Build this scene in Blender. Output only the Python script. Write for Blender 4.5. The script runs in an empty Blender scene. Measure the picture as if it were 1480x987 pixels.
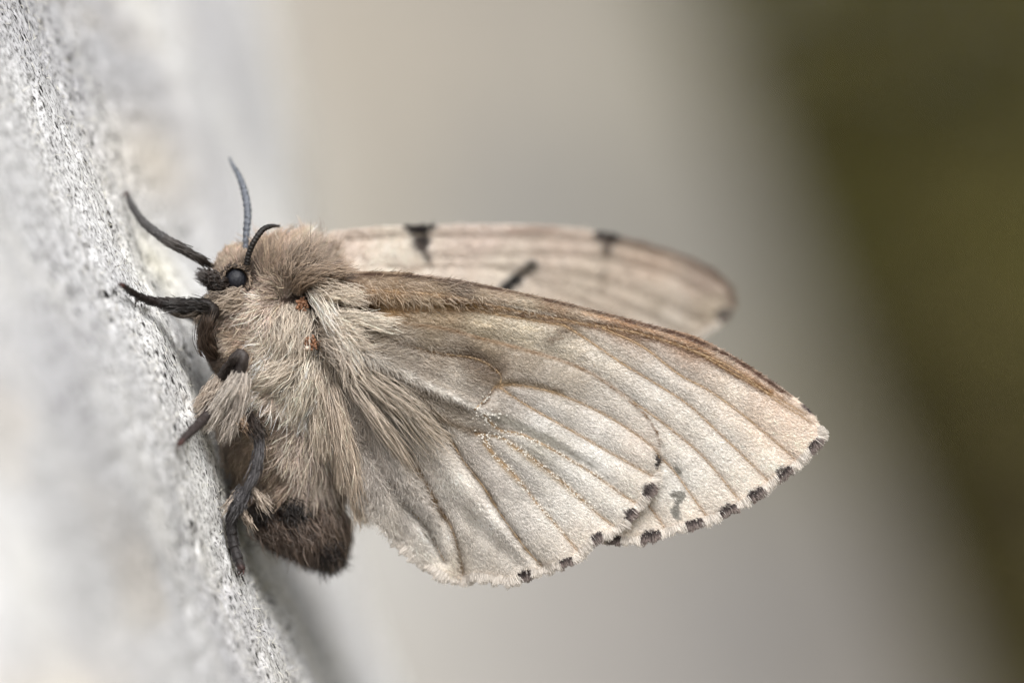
import bpy, bmesh, math, random
import numpy as np
from mathutils import Matrix, Vector
from mathutils.kdtree import KDTree

# ------------------------------------------------------------------ scale, camera, light
# 1 unit = 1 cm.  The photographer tilted the camera: "picture space" (x right, y away, z up in
# the picture) is turned about the view axis by TILT to stand the trunk upright in the world.
sc = bpy.context.scene
sc.unit_settings.system = 'METRIC'
sc.unit_settings.scale_length = 0.01
rng = np.random.default_rng(7)
random.seed(7)
COL = sc.collection

DIST = 25.0
TILT = math.radians(21.8)
ROLL = Matrix.Rotation(TILT, 4, 'Y')

cam_d = bpy.data.cameras.new('camera')
cam = bpy.data.objects.new('camera', cam_d)
COL.objects.link(cam)
cam_d.sensor_width = 36.0
cam_d.lens = 180.0
cam_d.clip_start = 0.5
cam_d.clip_end = 200000.0
cam_d.dof.use_dof = True
cam_d.dof.focus_distance = DIST + 0.0
cam_d.dof.aperture_fstop = 0.15
cam.matrix_world = ROLL @ Matrix.Translation((0, -DIST, 0)) @ Matrix.Rotation(math.pi / 2, 4, 'X')
sc.camera = cam

SUN_EL, SUN_ROT = math.radians(42), math.radians(148)
world = bpy.data.worlds.new('World')
sc.world = world
world.use_nodes = True
wn = world.node_tree
for n in list(wn.nodes):
    wn.nodes.remove(n)
sky = wn.nodes.new('ShaderNodeTexSky')
sky.sky_type = 'NISHITA'
sky.sun_disc = False
sky.sun_elevation = SUN_EL
sky.sun_rotation = SUN_ROT
sky.dust_density = 3.0
hsv = wn.nodes.new('ShaderNodeHueSaturation')
hsv.inputs['Saturation'].default_value = 0.06      # overcast: the blue is greyed out
bg = wn.nodes.new('ShaderNodeBackground')
bg.inputs['Strength'].default_value = 0.15
wo = wn.nodes.new('ShaderNodeOutputWorld')
wn.links.new(sky.outputs[0], hsv.inputs['Color'])
wn.links.new(hsv.outputs[0], bg.inputs['Color'])
wn.links.new(bg.outputs[0], wo.inputs['Surface'])

sun_d = bpy.data.lights.new('sun', 'SUN')
sun_d.energy = 1.3
sun_d.angle = math.radians(28)
sun_d.color = (1.0, 0.965, 0.92)
sun = bpy.data.objects.new('sun', sun_d)
COL.objects.link(sun)
sdir = Vector((math.sin(SUN_ROT) * math.cos(SUN_EL), math.cos(SUN_ROT) * math.cos(SUN_EL), math.sin(SUN_EL)))
sun.rotation_euler = sdir.to_track_quat('Z', 'Y').to_euler()
sun.location = sdir * 300

sc.view_settings.view_transform = 'Standard'
sc.view_settings.look = 'None'
sc.view_settings.exposure = 0.80
sc.view_settings.gamma = 1.0
sc.render.film_transparent = False
sc.cycles.use_denoising = True
sc.cycles.max_bounces = 8
sc.cycles.diffuse_bounces = 4
sc.cycles.transmission_bounces = 4
sc.cycles.transparent_max_bounces = 8
sc.cycles.caustics_reflective = False
sc.cycles.caustics_refractive = False
sc.cycles_curves.shape = 'RIBBONS'

PX = 296.0


def P(x, y, Y=0.0):
    """picture pixel (1480x987) + depth -> picture-space point (cm); works on arrays"""
    k = (DIST + Y) / DIST
    return np.stack([(np.asarray(x, float) - 740) / PX * k + 0 * np.asarray(Y, float),
                     np.asarray(Y, float) + 0 * np.asarray(x, float),
                     (493.5 - np.asarray(y, float)) / PX * k + 0 * np.asarray(Y, float)], axis=-1)


def lin(c):
    c = np.asarray(c, float) / 255.0
    return np.where(c <= 0.04045, c / 12.92, ((c + 0.055) / 1.055) ** 2.4)


def neutral(C, k=0.28):
    g_ = C.mean(-1, keepdims=True)
    return C + (g_ - C) * k * ss(0.18, 0.42, g_)


def ss(a, b, x):
    t = np.clip((x - a) / (b - a), 0, 1)
    return t * t * (3 - 2 * t)


# ------------------------------------------------------------------ numpy noise
def _hash(ix, iy, seed):
    h = (ix.astype(np.int64) * 374761393 + iy.astype(np.int64) * 668265263 + seed * 1442695041) & 0xffffffff
    h = ((h ^ (h >> 13)) * 1274126177) & 0xffffffff
    h = h ^ (h >> 16)
    return (h & 0xffff) / 65535.0


def vnoise(x, y, seed=0):
    ix, iy = np.floor(x), np.floor(y)
    fx, fy = x - ix, y - iy
    fx = fx * fx * (3 - 2 * fx)
    fy = fy * fy * (3 - 2 * fy)
    a = _hash(ix, iy, seed); b = _hash(ix + 1, iy, seed)
    c = _hash(ix, iy + 1, seed); d = _hash(ix + 1, iy + 1, seed)
    return (a + (b - a) * fx) * (1 - fy) + (c + (d - c) * fx) * fy


def fbm(x, y, seed=0, octs=4, gain=0.5):
    v = 0; amp = 1; tot = 0
    for o in range(octs):
        v = v + amp * vnoise(x * 2 ** o + 17.3 * o, y * 2 ** o - 9.1 * o, seed + o)
        tot += amp; amp *= gain
    return v / tot


# ------------------------------------------------------------------ object helpers
def link(o, parent=None):
    COL.objects.link(o)
    if parent is not None:
        o.parent = parent
    return o


def mesh_obj(name, verts, faces, mat, parent=None, base=(0, 0, 0), smooth=True, col=None):
    me = bpy.data.meshes.new(name)
    v = np.asarray(verts, float) - np.asarray(base, float)
    me.from_pydata(v.tolist(), [], faces if isinstance(faces, list) else faces.tolist())
    if smooth:
        me.polygons.foreach_set('use_smooth', np.ones(len(me.polygons), bool))
    if col is not None:
        a = me.color_attributes.new('Col', 'FLOAT_COLOR', 'POINT')
        c = np.ones((len(v), 4)); c[:, :3] = col
        a.data.foreach_set('color', c.ravel())
    if mat: me.materials.append(mat)
    me.update()
    o = bpy.data.objects.new(name, me)
    link(o, parent)
    return o


def place_top(o, base):
    o.matrix_world = ROLL @ Matrix.Translation(Vector(base))


def curves_obj(name, pts, rad, col, mat, parent=None, base=(0, 0, 0)):
    """pts (N,K,3) rad (N,K) col (N,3): real hair strands"""
    N, K, _ = pts.shape
    hc = bpy.data.hair_curves.new(name)
    hc.add_curves([K] * N)
    p = (pts - np.asarray(base, float)).reshape(-1, 3).astype(np.float32)
    hc.attributes['position'].data.foreach_set('vector', p.ravel())
    r = hc.attributes.get('radius') or hc.attributes.new('radius', 'FLOAT', 'POINT')
    r.data.foreach_set('value', rad.reshape(-1).astype(np.float32))
    c = hc.attributes.new('Col', 'FLOAT_COLOR', 'POINT')
    cc = np.ones((N, K, 4), np.float32)
    if col.ndim == 2: col = np.repeat(col[:, None, :], K, axis=1)
    cc[:, :, :3] = col
    c.data.foreach_set('color', cc.ravel())
    hc.materials.append(mat)
    hc.update_tag()
    o = bpy.data.objects.new(name, hc)
    link(o, parent)
    o['kind'] = 'stuff'
    return o


def grid_faces(nu, nv, wrap_v=False):
    i = np.arange(nu - 1)[:, None]
    j = np.arange(nv if wrap_v else nv - 1)[None, :]
    j2 = (j + 1) % nv
    return np.stack([i * nv + j, (i + 1) * nv + j, (i + 1) * nv + j2, i * nv + j2], -1).reshape(-1, 4)


def catmull(pts, n):
    p = np.asarray(pts, float)
    if len(p) == 2:
        t = np.linspace(0, 1, n)[:, None]
        return p[0] * (1 - t) + p[1] * t
    seg = np.linalg.norm(np.diff(p[:, :2], axis=0), axis=1) + 1e-9
    cum = np.concatenate([[0], np.cumsum(seg)])
    q = np.vstack([2 * p[0] - p[1], p, 2 * p[-1] - p[-2]])
    t = np.linspace(0, cum[-1], n)
    k = np.clip(np.searchsorted(cum, t, side='right') - 1, 0, len(seg) - 1)
    f = ((t - cum[k]) / seg[k])[:, None]
    p0, p1, p2, p3 = q[k], q[k + 1], q[k + 2], q[k + 3]
    return 0.5 * ((2 * p1) + (-p0 + p2) * f + (2 * p0 - 5 * p1 + 4 * p2 - p3) * f ** 2 + (-p0 + 3 * p1 - 3 * p2 + p3) * f ** 3)


def tube(path, rad, nseg=12, wob=0.0, seed=0, flat=1.0):
    """closed tapered tube along path (n,3)"""
    path = np.asarray(path, float); n = len(path)
    rad = np.asarray(rad, float)
    T = np.gradient(path, axis=0)
    T /= np.linalg.norm(T, axis=1)[:, None] + 1e-12
    ref = np.array([0, 1.0, 0]) if abs(T[0][1]) < 0.9 else np.array([1.0, 0, 0])
    U = np.zeros_like(path)
    prev = np.cross(T[0], ref); prev /= np.linalg.norm(prev)
    for i in range(n):
        prev = prev - T[i] * prev.dot(T[i]); prev /= np.linalg.norm(prev) + 1e-12
        U[i] = prev
    V = np.cross(T, U)
    a = np.linspace(0, 2 * math.pi, nseg, endpoint=False)
    w = 1.0
    if wob:
        I, A = np.meshgrid(np.arange(n), np.arange(nseg), indexing='ij')
        w = 1 + wob * (vnoise(I * 0.7, A * 1.0, seed) - 0.5) * 2
    ring = path[:, None] + (rad[:, None] * w)[:, :, None] * (np.cos(a)[None, :, None] * U[:, None] + flat * np.sin(a)[None, :, None] * V[:, None])
    verts = ring.reshape(-1, 3)
    faces = grid_faces(n, nseg, True).tolist()
    verts = np.vstack([verts, path[0], path[-1]])
    c0, c1 = n * nseg, n * nseg + 1
    for j in range(nseg):
        faces.append((c0, j, (j + 1) % nseg)); faces.append((c1, (n - 1) * nseg + (j + 1) % nseg, (n - 1) * nseg + j))
    return verts, faces


def join(parts):
    vs, fs, o = [], [], 0
    for v, f in parts:
        vs.append(np.asarray(v)); fs += [tuple(i + o for i in q) for q in f]; o += len(v)
    return np.vstack(vs), fs


# ------------------------------------------------------------------ materials
def new_mat(name):
    m = bpy.data.materials.new(name); m.use_nodes = True
    nt = m.node_tree
    for n in list(nt.nodes): nt.nodes.remove(n)
    out = nt.nodes.new('ShaderNodeOutputMaterial')
    return m, nt, out


def N(nt, t, **kw):
    n = nt.nodes.new(t)
    for k, v in kw.items():
        if k in n.inputs.keys(): n.inputs[k].default_value = v
        else: setattr(n, k, v)
    return n


def noise_node(nt, scale, detail=3, rough=0.5, vec=None):
    n = N(nt, 'ShaderNodeTexNoise'); n.inputs['Scale'].default_value = scale
    n.inputs['Detail'].default_value = detail; n.inputs['Roughness'].default_value = rough
    if vec is not None: nt.links.new(vec, n.inputs['Vector'])
    return n


def ramp(nt, fac, stops):
    r = N(nt, 'ShaderNodeValToRGB')
    el = r.color_ramp.elements
    while len(el) < len(stops): el.new(0.5)
    for e, (p, c) in zip(el, stops):
        e.position = p; e.color = (*c, 1) if len(c) == 3 else c
    nt.links.new(fac, r.inputs[0])
    return r


def mixc(nt, blend, fac, a, b):
    m = N(nt, 'ShaderNodeMix'); m.data_type = 'RGBA'; m.blend_type = blend
    for s, v in ((m.inputs[0], fac), (m.inputs[6], a), (m.inputs[7], b)):
        if hasattr(v, 'links'): nt.links.new(v, s)
        else: s.default_value = v if isinstance(v, (int, float)) else ((*v, 1) if len(v) == 3 else v)
    return m.outputs[2]


def hair_mat(name, translucent=0.35, gloss=0.06, rough=0.45):
    m, nt, out = new_mat(name)
    at = N(nt, 'ShaderNodeAttribute'); at.attribute_name = 'Col'
    d = N(nt, 'ShaderNodeBsdfDiffuse'); tr = N(nt, 'ShaderNodeBsdfTranslucent'); g = N(nt, 'ShaderNodeBsdfGlossy')
    g.inputs['Roughness'].default_value = rough
    nt.links.new(at.outputs['Color'], d.inputs['Color']); nt.links.new(at.outputs['Color'], tr.inputs['Color'])
    m1 = N(nt, 'ShaderNodeMixShader'); m1.inputs[0].default_value = translucent
    m2 = N(nt, 'ShaderNodeMixShader'); m2.inputs[0].default_value = gloss
    nt.links.new(d.outputs[0], m1.inputs[1]); nt.links.new(tr.outputs[0], m1.inputs[2])
    nt.links.new(m1.outputs[0], m2.inputs[1]); nt.links.new(g.outputs[0], m2.inputs[2])
    nt.links.new(m2.outputs[0], out.inputs[0])
    return m


M_HAIR = hair_mat('moth_hair', 0.22)
M_SCALE = hair_mat('wing_scale_hair', 0.45, 0.02, 0.5)


def bark_mat(name, speck=1.0, pale=(0.60, 0.60, 0.61), blur_only=False):
    m, nt, out = new_mat(name)
    tc = N(nt, 'ShaderNodeTexCoord')
    mr = N(nt, 'ShaderNodeMapping'); mr.inputs['Rotation'].default_value = (0, math.radians(21.8), 0)
    nt.links.new(tc.outputs['Object'], mr.inputs['Vector'])
    mp = N(nt, 'ShaderNodeMapping'); mp.inputs['Scale'].default_value = (1, 1, 0.5)
    nt.links.new(mr.outputs[0], mp.inputs['Vector'])
    vec = mp.outputs[0]
    at = N(nt, 'ShaderNodeAttribute'); at.attribute_name = 'Col'
    n1 = noise_node(nt, 1.1, 5, 0.6, vec)
    c = ramp(nt, n1.outputs['Fac'], [(0.30, (0.86, 0.86, 0.88)), (0.48, (0.96, 0.96, 0.97)), (0.62, (1.08, 1.07, 1.05)), (0.75, (1.15, 1.12, 1.02))]).outputs[0]
    c = mixc(nt, 'MULTIPLY', 1.0, at.outputs['Color'], c)
    # medium mottling
    n2 = noise_node(nt, 9.0, 4, 0.65, vec)
    c2 = ramp(nt, n2.outputs['Fac'], [(0.32, (0.62, 0.60, 0.62)), (0.5, (1, 1, 1)), (0.7, (1.12, 1.12, 1.12))]).outputs[0]
    c = mixc(nt, 'MULTIPLY', 0.25, c, c2)
    if not blur_only:
        n3 = noise_node(nt, 78.0, 3, 0.65, vec)
        c3 = ramp(nt, n3.outputs['Fac'], [(0.38, (0.10, 0.09, 0.085)), (0.47, (0.95, 0.95, 0.95)), (0.60, (1.38, 1.38, 1.38))]).outputs[0]
        c = mixc(nt, 'MULTIPLY', 0.85, c, c3)
        v = N(nt, 'ShaderNodeTexVoronoi'); v.inputs['Scale'].default_value = 21.0
        v.inputs['Randomness'].default_value = 1.0
        nt.links.new(vec, v.inputs['Vector'])
        dz = noise_node(nt, 60, 2, 0.6, vec)
        ad = N(nt, 'ShaderNodeMath', operation='MULTIPLY_ADD'); nt.links.new(dz.outputs['Fac'], ad.inputs[0]); ad.inputs[1].default_value = 0.5
        nt.links.new(v.outputs['Distance'], ad.inputs[2])
        n4 = noise_node(nt, 2.6, 2, 0.5, vec)
        sb = N(nt, 'ShaderNodeMath', operation='MULTIPLY_ADD'); nt.links.new(n4.outputs['Fac'], sb.inputs[0]); sb.inputs[1].default_value = -0.75
        nt.links.new(ad.outputs[0], sb.inputs[2])
        sp = ramp(nt, sb.outputs[0], [(0.02, (0.04, 0.035, 0.035)), (0.07, (1, 1, 1))]).outputs[0]
        c = mixc(nt, 'MULTIPLY', speck, c, sp)
    b = N(nt, 'ShaderNodeBsdfPrincipled'); b.inputs['Roughness'].default_value = 0.85
    b.inputs['Specular IOR Level'].default_value = 0.25
    nt.links.new(c, b.inputs['Base Color'])
    nb = noise_node(nt, 30.0 if not blur_only else 5, 4, 0.7, vec)
    bu = N(nt, 'ShaderNodeBump'); bu.inputs['Strength'].default_value = 0.5; bu.inputs['Distance'].default_value = 0.02
    nt.links.new(nb.outputs['Fac'], bu.inputs['Height'])
    nt.links.new(bu.outputs[0], b.inputs['Normal'])
    nt.links.new(b.outputs[0], out.inputs[0])
    return m


def wing_mat():
    m, nt, out = new_mat('wing_membrane')
    tc = N(nt, 'ShaderNodeTexCoord'); vec = tc.outputs['Object']
    at = N(nt, 'ShaderNodeAttribute'); at.attribute_name = 'Col'
    n1 = noise_node(nt, 95.0, 2, 0.6, vec)
    c1 = ramp(nt, n1.outputs['Fac'], [(0.32, (0.62, 0.60, 0.58)), (0.5, (0.97, 0.97, 0.97)), (0.66, (1.22, 1.22, 1.22))]).outputs[0]
    c = mixc(nt, 'MULTIPLY', 0.55, at.outputs['Color'], c1)
    n2 = noise_node(nt, 14.0, 3, 0.6, vec)
    c2 = ramp(nt, n2.outputs['Fac'], [(0.35, (0.88, 0.87, 0.86)), (0.65, (1.08, 1.08, 1.08))]).outputs[0]
    c = mixc(nt, 'MULTIPLY', 0.8, c, c2)
    d = N(nt, 'ShaderNodeBsdfDiffuse'); tr = N(nt, 'ShaderNodeBsdfTranslucent'); g = N(nt, 'ShaderNodeBsdfGlossy')
    g.inputs['Roughness'].default_value = 0.4
    bu = N(nt, 'ShaderNodeBump'); bu.inputs['Strength'].default_value = 0.6; bu.inputs['Distance'].default_value = 0.006
    nt.links.new(n1.outputs['Fac'], bu.inputs['Height'])
    for s in (d, tr, g): nt.links.new(bu.outputs[0], s.inputs['Normal'])
    nt.links.new(c, d.inputs['Color']); nt.links.new(c, tr.inputs['Color'])
    m1 = N(nt, 'ShaderNodeMixShader'); m1.inputs[0].default_value = 0.38
    m2 = N(nt, 'ShaderNodeMixShader'); m2.inputs[0].default_value = 0.02
    nt.links.new(d.outputs[0], m1.inputs[1]); nt.links.new(tr.outputs[0], m1.inputs[2])
    nt.links.new(m1.outputs[0], m2.inputs[1]); nt.links.new(g.outputs[0], m2.inputs[2])
    nt.links.new(m2.outputs[0], out.inputs[0])
    return m


def simple_mat(name, col, rough=0.5, spec=0.4, bump=0.0, bscale=60, vary=0.25, attr=False):
    m, nt, out = new_mat(name)
    tc = N(nt, 'ShaderNodeTexCoord')
    n1 = noise_node(nt, bscale, 3, 0.6, tc.outputs['Object'])
    lo = tuple(max(0, 1 - vary) for _ in range(3)); hi = tuple(1 + vary for _ in range(3))
    r = ramp(nt, n1.outputs['Fac'], [(0.3, lo), (0.7, hi)])
    if attr:
        at = N(nt, 'ShaderNodeAttribute'); at.attribute_name = 'Col'; a = at.outputs['Color']
    else: a = col
    c = mixc(nt, 'MULTIPLY', 1.0, a, r.outputs[0])
    b = N(nt, 'ShaderNodeBsdfPrincipled'); b.inputs['Roughness'].default_value = rough
    b.inputs['Specular IOR Level'].default_value = spec
    nt.links.new(c, b.inputs['Base Color'])
    if bump:
        bu = N(nt, 'ShaderNodeBump'); bu.inputs['Strength'].default_value = bump; bu.inputs['Distance'].default_value = 0.01
        nt.links.new(n1.outputs['Fac'], bu.inputs['Height']); nt.links.new(bu.outputs[0], b.inputs['Normal'])
    nt.links.new(b.outputs[0], out.inputs[0])
    return m


M_WING = wing_mat()
M_BARK = bark_mat('pale_bark')
M_BARK2 = bark_mat('far_pale_bark', blur_only=True)
M_BODY = simple_mat('moth_skin', tuple(lin((58, 48, 42))), 0.8, 0.1, 0.3, 40)
M_LEG = simple_mat('leg_shell', (0.5, 0.5, 0.5), 0.5, 0.35, 0.6, 55, 0.35, attr=True)
M_VEIN = simple_mat('wing_vein', tuple(lin((158, 134, 102))), 0.45, 0.4, 0.2, 80, 0.2)
M_VEIN2 = simple_mat('faint_wing_vein', tuple(lin((150, 138, 124))), 0.6, 0.3, 0.2, 80, 0.2)
M_AMBER = simple_mat('amber_joint', tuple(lin((138, 98, 72))), 0.4, 0.5, 0.3, 50, 0.6)
M_EYE = simple_mat('eye_glass', (0.012, 0.013, 0.018), 0.42, 0.35, 0.5, 120, 0.3)

# ------------------------------------------------------------------ main trunk
TA = np.array([-0.3714, 0, 0.9285])      # up the trunk, in picture space
TU = np.array([0.9285, 0, 0.3714])       # out of the bark, to the right
TB = P(215.0, 493.5)                     # on the sharp line, mid height


R_TR = 45.0


def trunk_geom(s):
    yp = 6.9 + (ss(-2.2, 2.2, s) - 0.5) * 4.8           # depth of the horizon ridge behind the sharp line
    h = yp ** 2 / (2 * R_TR)
    bul = 0.085 * np.exp(-((s + 0.22) / 0.65) ** 2) - 0.03 * np.exp(-((s + 1.15) / 0.3) ** 2)
    return yp, h, bul


def trunk_rough(Y, s):
    a = 0.03 * (fbm(Y * 0.9, s * 0.45, 3, 3) - 0.5) * 2
    b = 0.012 * (fbm(Y * 5, s * 2.2, 11, 3) - 0.5) * 2
    fine = np.exp(-(Y / 3.5) ** 2)
    c = 0.009 * (vnoise(Y * 22, s * 9, 21) - 0.5) * fine
    d = 0.010 * (vnoise(Y * 48, s * 26, 31) - 0.5) * fine
    pit = -0.022 * ss(0.72, 0.9, vnoise(Y * 14, s * 8, 41)) * fine
    lip = -0.05 * ss(0.05, -0.38, Y)                    # the bark drops away a little in front of the sharp line
    return a * np.clip(np.abs(Y) / 2, 0.25, 1) + b + c + d + pit + lip



def build_trunk():
    f = np.arange(-1.3, 1.3, 0.016)
    g = 1.3 * 1.045 ** np.arange(1, 70); g = g[g < 22]
    yv = np.concatenate([-g[::-1][:], f, g])            # depth samples (relative to the sharp line)
    sf = np.arange(-2.35, 2.35, 0.011)
    sg = 2.35 * 1.12 ** np.arange(1, 40); sg = sg[sg < 122]
    sv = np.concatenate([-sg[::-1], sf, sg])
    # angles round the trunk: fine facing the moth, coarse behind
    S, Yq = np.meshgrid(sv, yv, indexing='ij')
    yp, h, bul = trunk_geom(S)
    sn = (Yq - yp) / R_TR
    ok = np.clip(sn, -0.97, 0.97)
    th = np.arcsin(ok)
    th_back = np.linspace(th.max(), 2 * math.pi + th.min(), 40)[1:-1]
    thb = np.repeat(th_back[None], len(sv), 0)
    TH = np.concatenate([th, thb], axis=1)
    S2 = np.repeat(sv[:, None], TH.shape[1], 1)
    yp, h, bul = trunk_geom(S2)
    Yw = yp + R_TR * np.sin(TH)
    nfront = len(yv)
    rough = trunk_rough(np.where(np.arange(TH.shape[1])[None] < nfront, Yw, 30 + TH * 8), S2)
    rr = R_TR + rough
    U = bul + h - R_TR + rr * np.cos(TH)
    Yw = yp + rr * np.sin(TH)
    V = TB + S2[..., None] * TA + U[..., None] * TU
    V[..., 1] = Yw
    # patches of lichen and weathering; light on the far side is painted in below
    n = fbm(Yw * 0.35, S2 * 0.5, 77, 4)
    base = np.array(lin((199, 198, 197)))
    cream = np.array(lin((222, 205, 176)))
    white = np.array(lin((220, 219, 217)))
    grey = np.array(lin((184, 183, 184)))
    C = base + (grey - base) * ss(0.5, 0.36, n)[..., None] + (white - base) * ss(0.55, 0.72, n)[..., None]
    n2 = fbm(Yw * 0.6 + 9, S2 * 1.2, 99, 3)
    C = C + (cream - C) * (0.22 * ss(0.62, 0.75, n2))[..., None]

    def blob(y0, s0, ry, rs, col, k=1.0):
        nonlocal C
        w = np.exp(-((Yw - y0) / ry) ** 2 - ((S2 - s0) / rs) ** 2) * k
        C = C + (np.array(lin(col)) - C) * w[..., None]
    C = C * (0.875 + 0.33 * ss(0.5, 3.5, Yw))[..., None]  # painted light: far side of the trunk paler, front darker
    C = C * np.array([0.99, 1.0, 1.015])
    blob(-4.6, -0.75, 1.3, 0.40, (246, 246, 246), 0.9)
    blob(-4.4, -1.55, 1.2, 0.30, (240, 222, 190), 0.7)
    blob(-4.6, 0.1, 1.0, 0.8, (188, 188, 192), 0.7)
    blob(1.6, 0.9, 0.9, 0.25, (226, 212, 186), 0.4)
    blob(0.7, 0.35, 0.4, 0.2, (210, 202, 160), 0.3)
    faces = grid_faces(len(sv), TH.shape[1], True)
    base_pt = TB - 120 * TA - (R_TR - 1) * TU + np.array([0, 6, 0])
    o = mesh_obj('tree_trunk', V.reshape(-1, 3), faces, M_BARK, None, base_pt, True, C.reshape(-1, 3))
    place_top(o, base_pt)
    o['label'] = 'pale grey speckled tree trunk on the left that the moth clings to'
    o['category'] = 'tree trunk'
    # loose fibres standing off the bark near the sharp line
    n = 900
    s = rng.uniform(-1.9, 2.1, n); Y = rng.normal(0.15, 0.5, n)
    yp, h, bul = trunk_geom(s)
    u = bul + h - R_TR + np.sqrt((R_TR + trunk_rough(Y, s)) ** 2 - (Y - yp) ** 2)
    root = TB + s[:, None] * TA + u[:, None] * TU; root[:, 1] = Y
    L = rng.uniform(0.010, 0.035, n) * (1 + 0.8 * (rng.random(n) > 0.96))
    d = TU * rng.uniform(0.1, 0.9, n)[:, None] + TA * rng.normal(0, 0.8, n)[:, None]
    d[:, 1] += rng.normal(0, 0.5, n)
    d /= np.linalg.norm(d, axis=1)[:, None]
    bend = rng.normal(0, 0.35, (n, 3))
    t = np.linspace(0, 1, 4)
    pts = root[:, None] + (L[:, None] * t)[..., None] * (d[:, None] + bend[:, None] * t[None, :, None])
    rad = np.repeat((0.0022 * (1 - 0.7 * t))[None], n, 0)
    col = np.array(lin((225, 222, 212))) * rng.uniform(0.75, 1.1, (n, 1))
    dk = rng.random(n) < 0.12; col[dk] = np.array(lin((70, 62, 56)))
    f_ = curves_obj('bark_fibres', pts, rad, col, M_HAIR, o, base_pt)


build_trunk()

# ------------------------------------------------------------------ background: second trunk, bushes, ground
def build_far_trunk():
    depth = 84.0
    kx = (DIST + depth) / DIST
    a = P(988, 0, depth); b = P(1368, 987, depth)       # the right-hand silhouette
    ax = (a - b) / np.linalg.norm(a - b)
    ud = np.array([ax[2], 0, -ax[0]])
    R = 24.0
    mid = (a + b) / 2 - ud * R
    sv = np.concatenate([np.linspace(-118, -14, 30)[:-1], np.linspace(-14, 14, 90), np.linspace(14, 150, 40)[1:]])
    th = np.linspace(0, 2 * math.pi, 200, endpoint=False)
    S, T = np.meshgrid(sv, th, indexing='ij')
    rr = R + 0.5 * (fbm(np.cos(T) * 4 + 9, S * 0.12 + np.sin(T) * 3, 5, 4) - 0.5)
    rr = rr + np.clip(-(S + 90) / 30, 0, 1) * 6 
    V = mid + S[..., None] * ax + (rr * np.cos(T))[..., None] * ud
    V[..., 1] = depth + rr * np.sin(T)
    # where each point shows in the picture, only to lay out the colour patches of this bark face
    ppx = V[..., 0] / ((DIST + V[..., 1]) / DIST) * PX + 740
    ppy = 493.5 - V[..., 2] / ((DIST + V[..., 1]) / DIST) * PX
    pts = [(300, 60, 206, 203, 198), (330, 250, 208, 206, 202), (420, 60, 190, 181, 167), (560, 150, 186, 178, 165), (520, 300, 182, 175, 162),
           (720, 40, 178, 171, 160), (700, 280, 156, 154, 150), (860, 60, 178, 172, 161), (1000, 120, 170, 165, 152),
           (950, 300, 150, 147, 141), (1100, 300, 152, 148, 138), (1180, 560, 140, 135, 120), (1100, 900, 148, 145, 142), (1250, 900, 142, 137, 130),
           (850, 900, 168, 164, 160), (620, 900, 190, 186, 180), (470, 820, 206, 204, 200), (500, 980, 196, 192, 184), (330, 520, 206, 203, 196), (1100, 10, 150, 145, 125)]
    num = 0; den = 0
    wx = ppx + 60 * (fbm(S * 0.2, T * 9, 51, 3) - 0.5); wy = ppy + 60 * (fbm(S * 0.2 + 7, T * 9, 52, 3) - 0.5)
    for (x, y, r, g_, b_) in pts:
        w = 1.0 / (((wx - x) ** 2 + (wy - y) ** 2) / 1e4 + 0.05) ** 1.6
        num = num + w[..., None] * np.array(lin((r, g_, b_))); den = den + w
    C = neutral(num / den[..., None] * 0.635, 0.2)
    base_pt = mid - 118 * ax
    base_pt[1] = depth
    o = mesh_obj('tree_trunk', V.reshape(-1, 3), grid_faces(len(sv), len(th), True), M_BARK2, None, base_pt, True, C.reshape(-1, 3))
    place_top(o, base_pt)
    o['label'] = 'broad beige and grey tree trunk far out of focus behind the moth'
    o['category'] = 'tree trunk'


build_far_trunk()


def leaf_mat(name, c1, c2):
    m, nt, out = new_mat(name)
    g = N(nt, 'ShaderNodeNewGeometry')
    r = ramp(nt, g.outputs['Random Per Island'], [(0.0, c1), (1.0, c2)])
    d = N(nt, 'ShaderNodeBsdfPrincipled'); d.inputs['Roughness'].default_value = 0.75; d.inputs['Specular IOR Level'].default_value = 0.15
    tr = N(nt, 'ShaderNodeBsdfTranslucent')
    nt.links.new(r.outputs[0], d.inputs['Base Color']); nt.links.new(r.outputs[0], tr.inputs['Color'])
    m1 = N(nt, 'ShaderNodeMixShader'); m1.inputs[0].default_value = 0.2
    nt.links.new(d.outputs[0], m1.inputs[1]); nt.links.new(tr.outputs[0], m1.inputs[2])
    nt.links.new(m1.outputs[0], out.inputs[0])
    return m


M_TWIG = simple_mat('twig_bark', (0.08, 0.06, 0.045), 0.85, 0.1, 0.3, 2)


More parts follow.
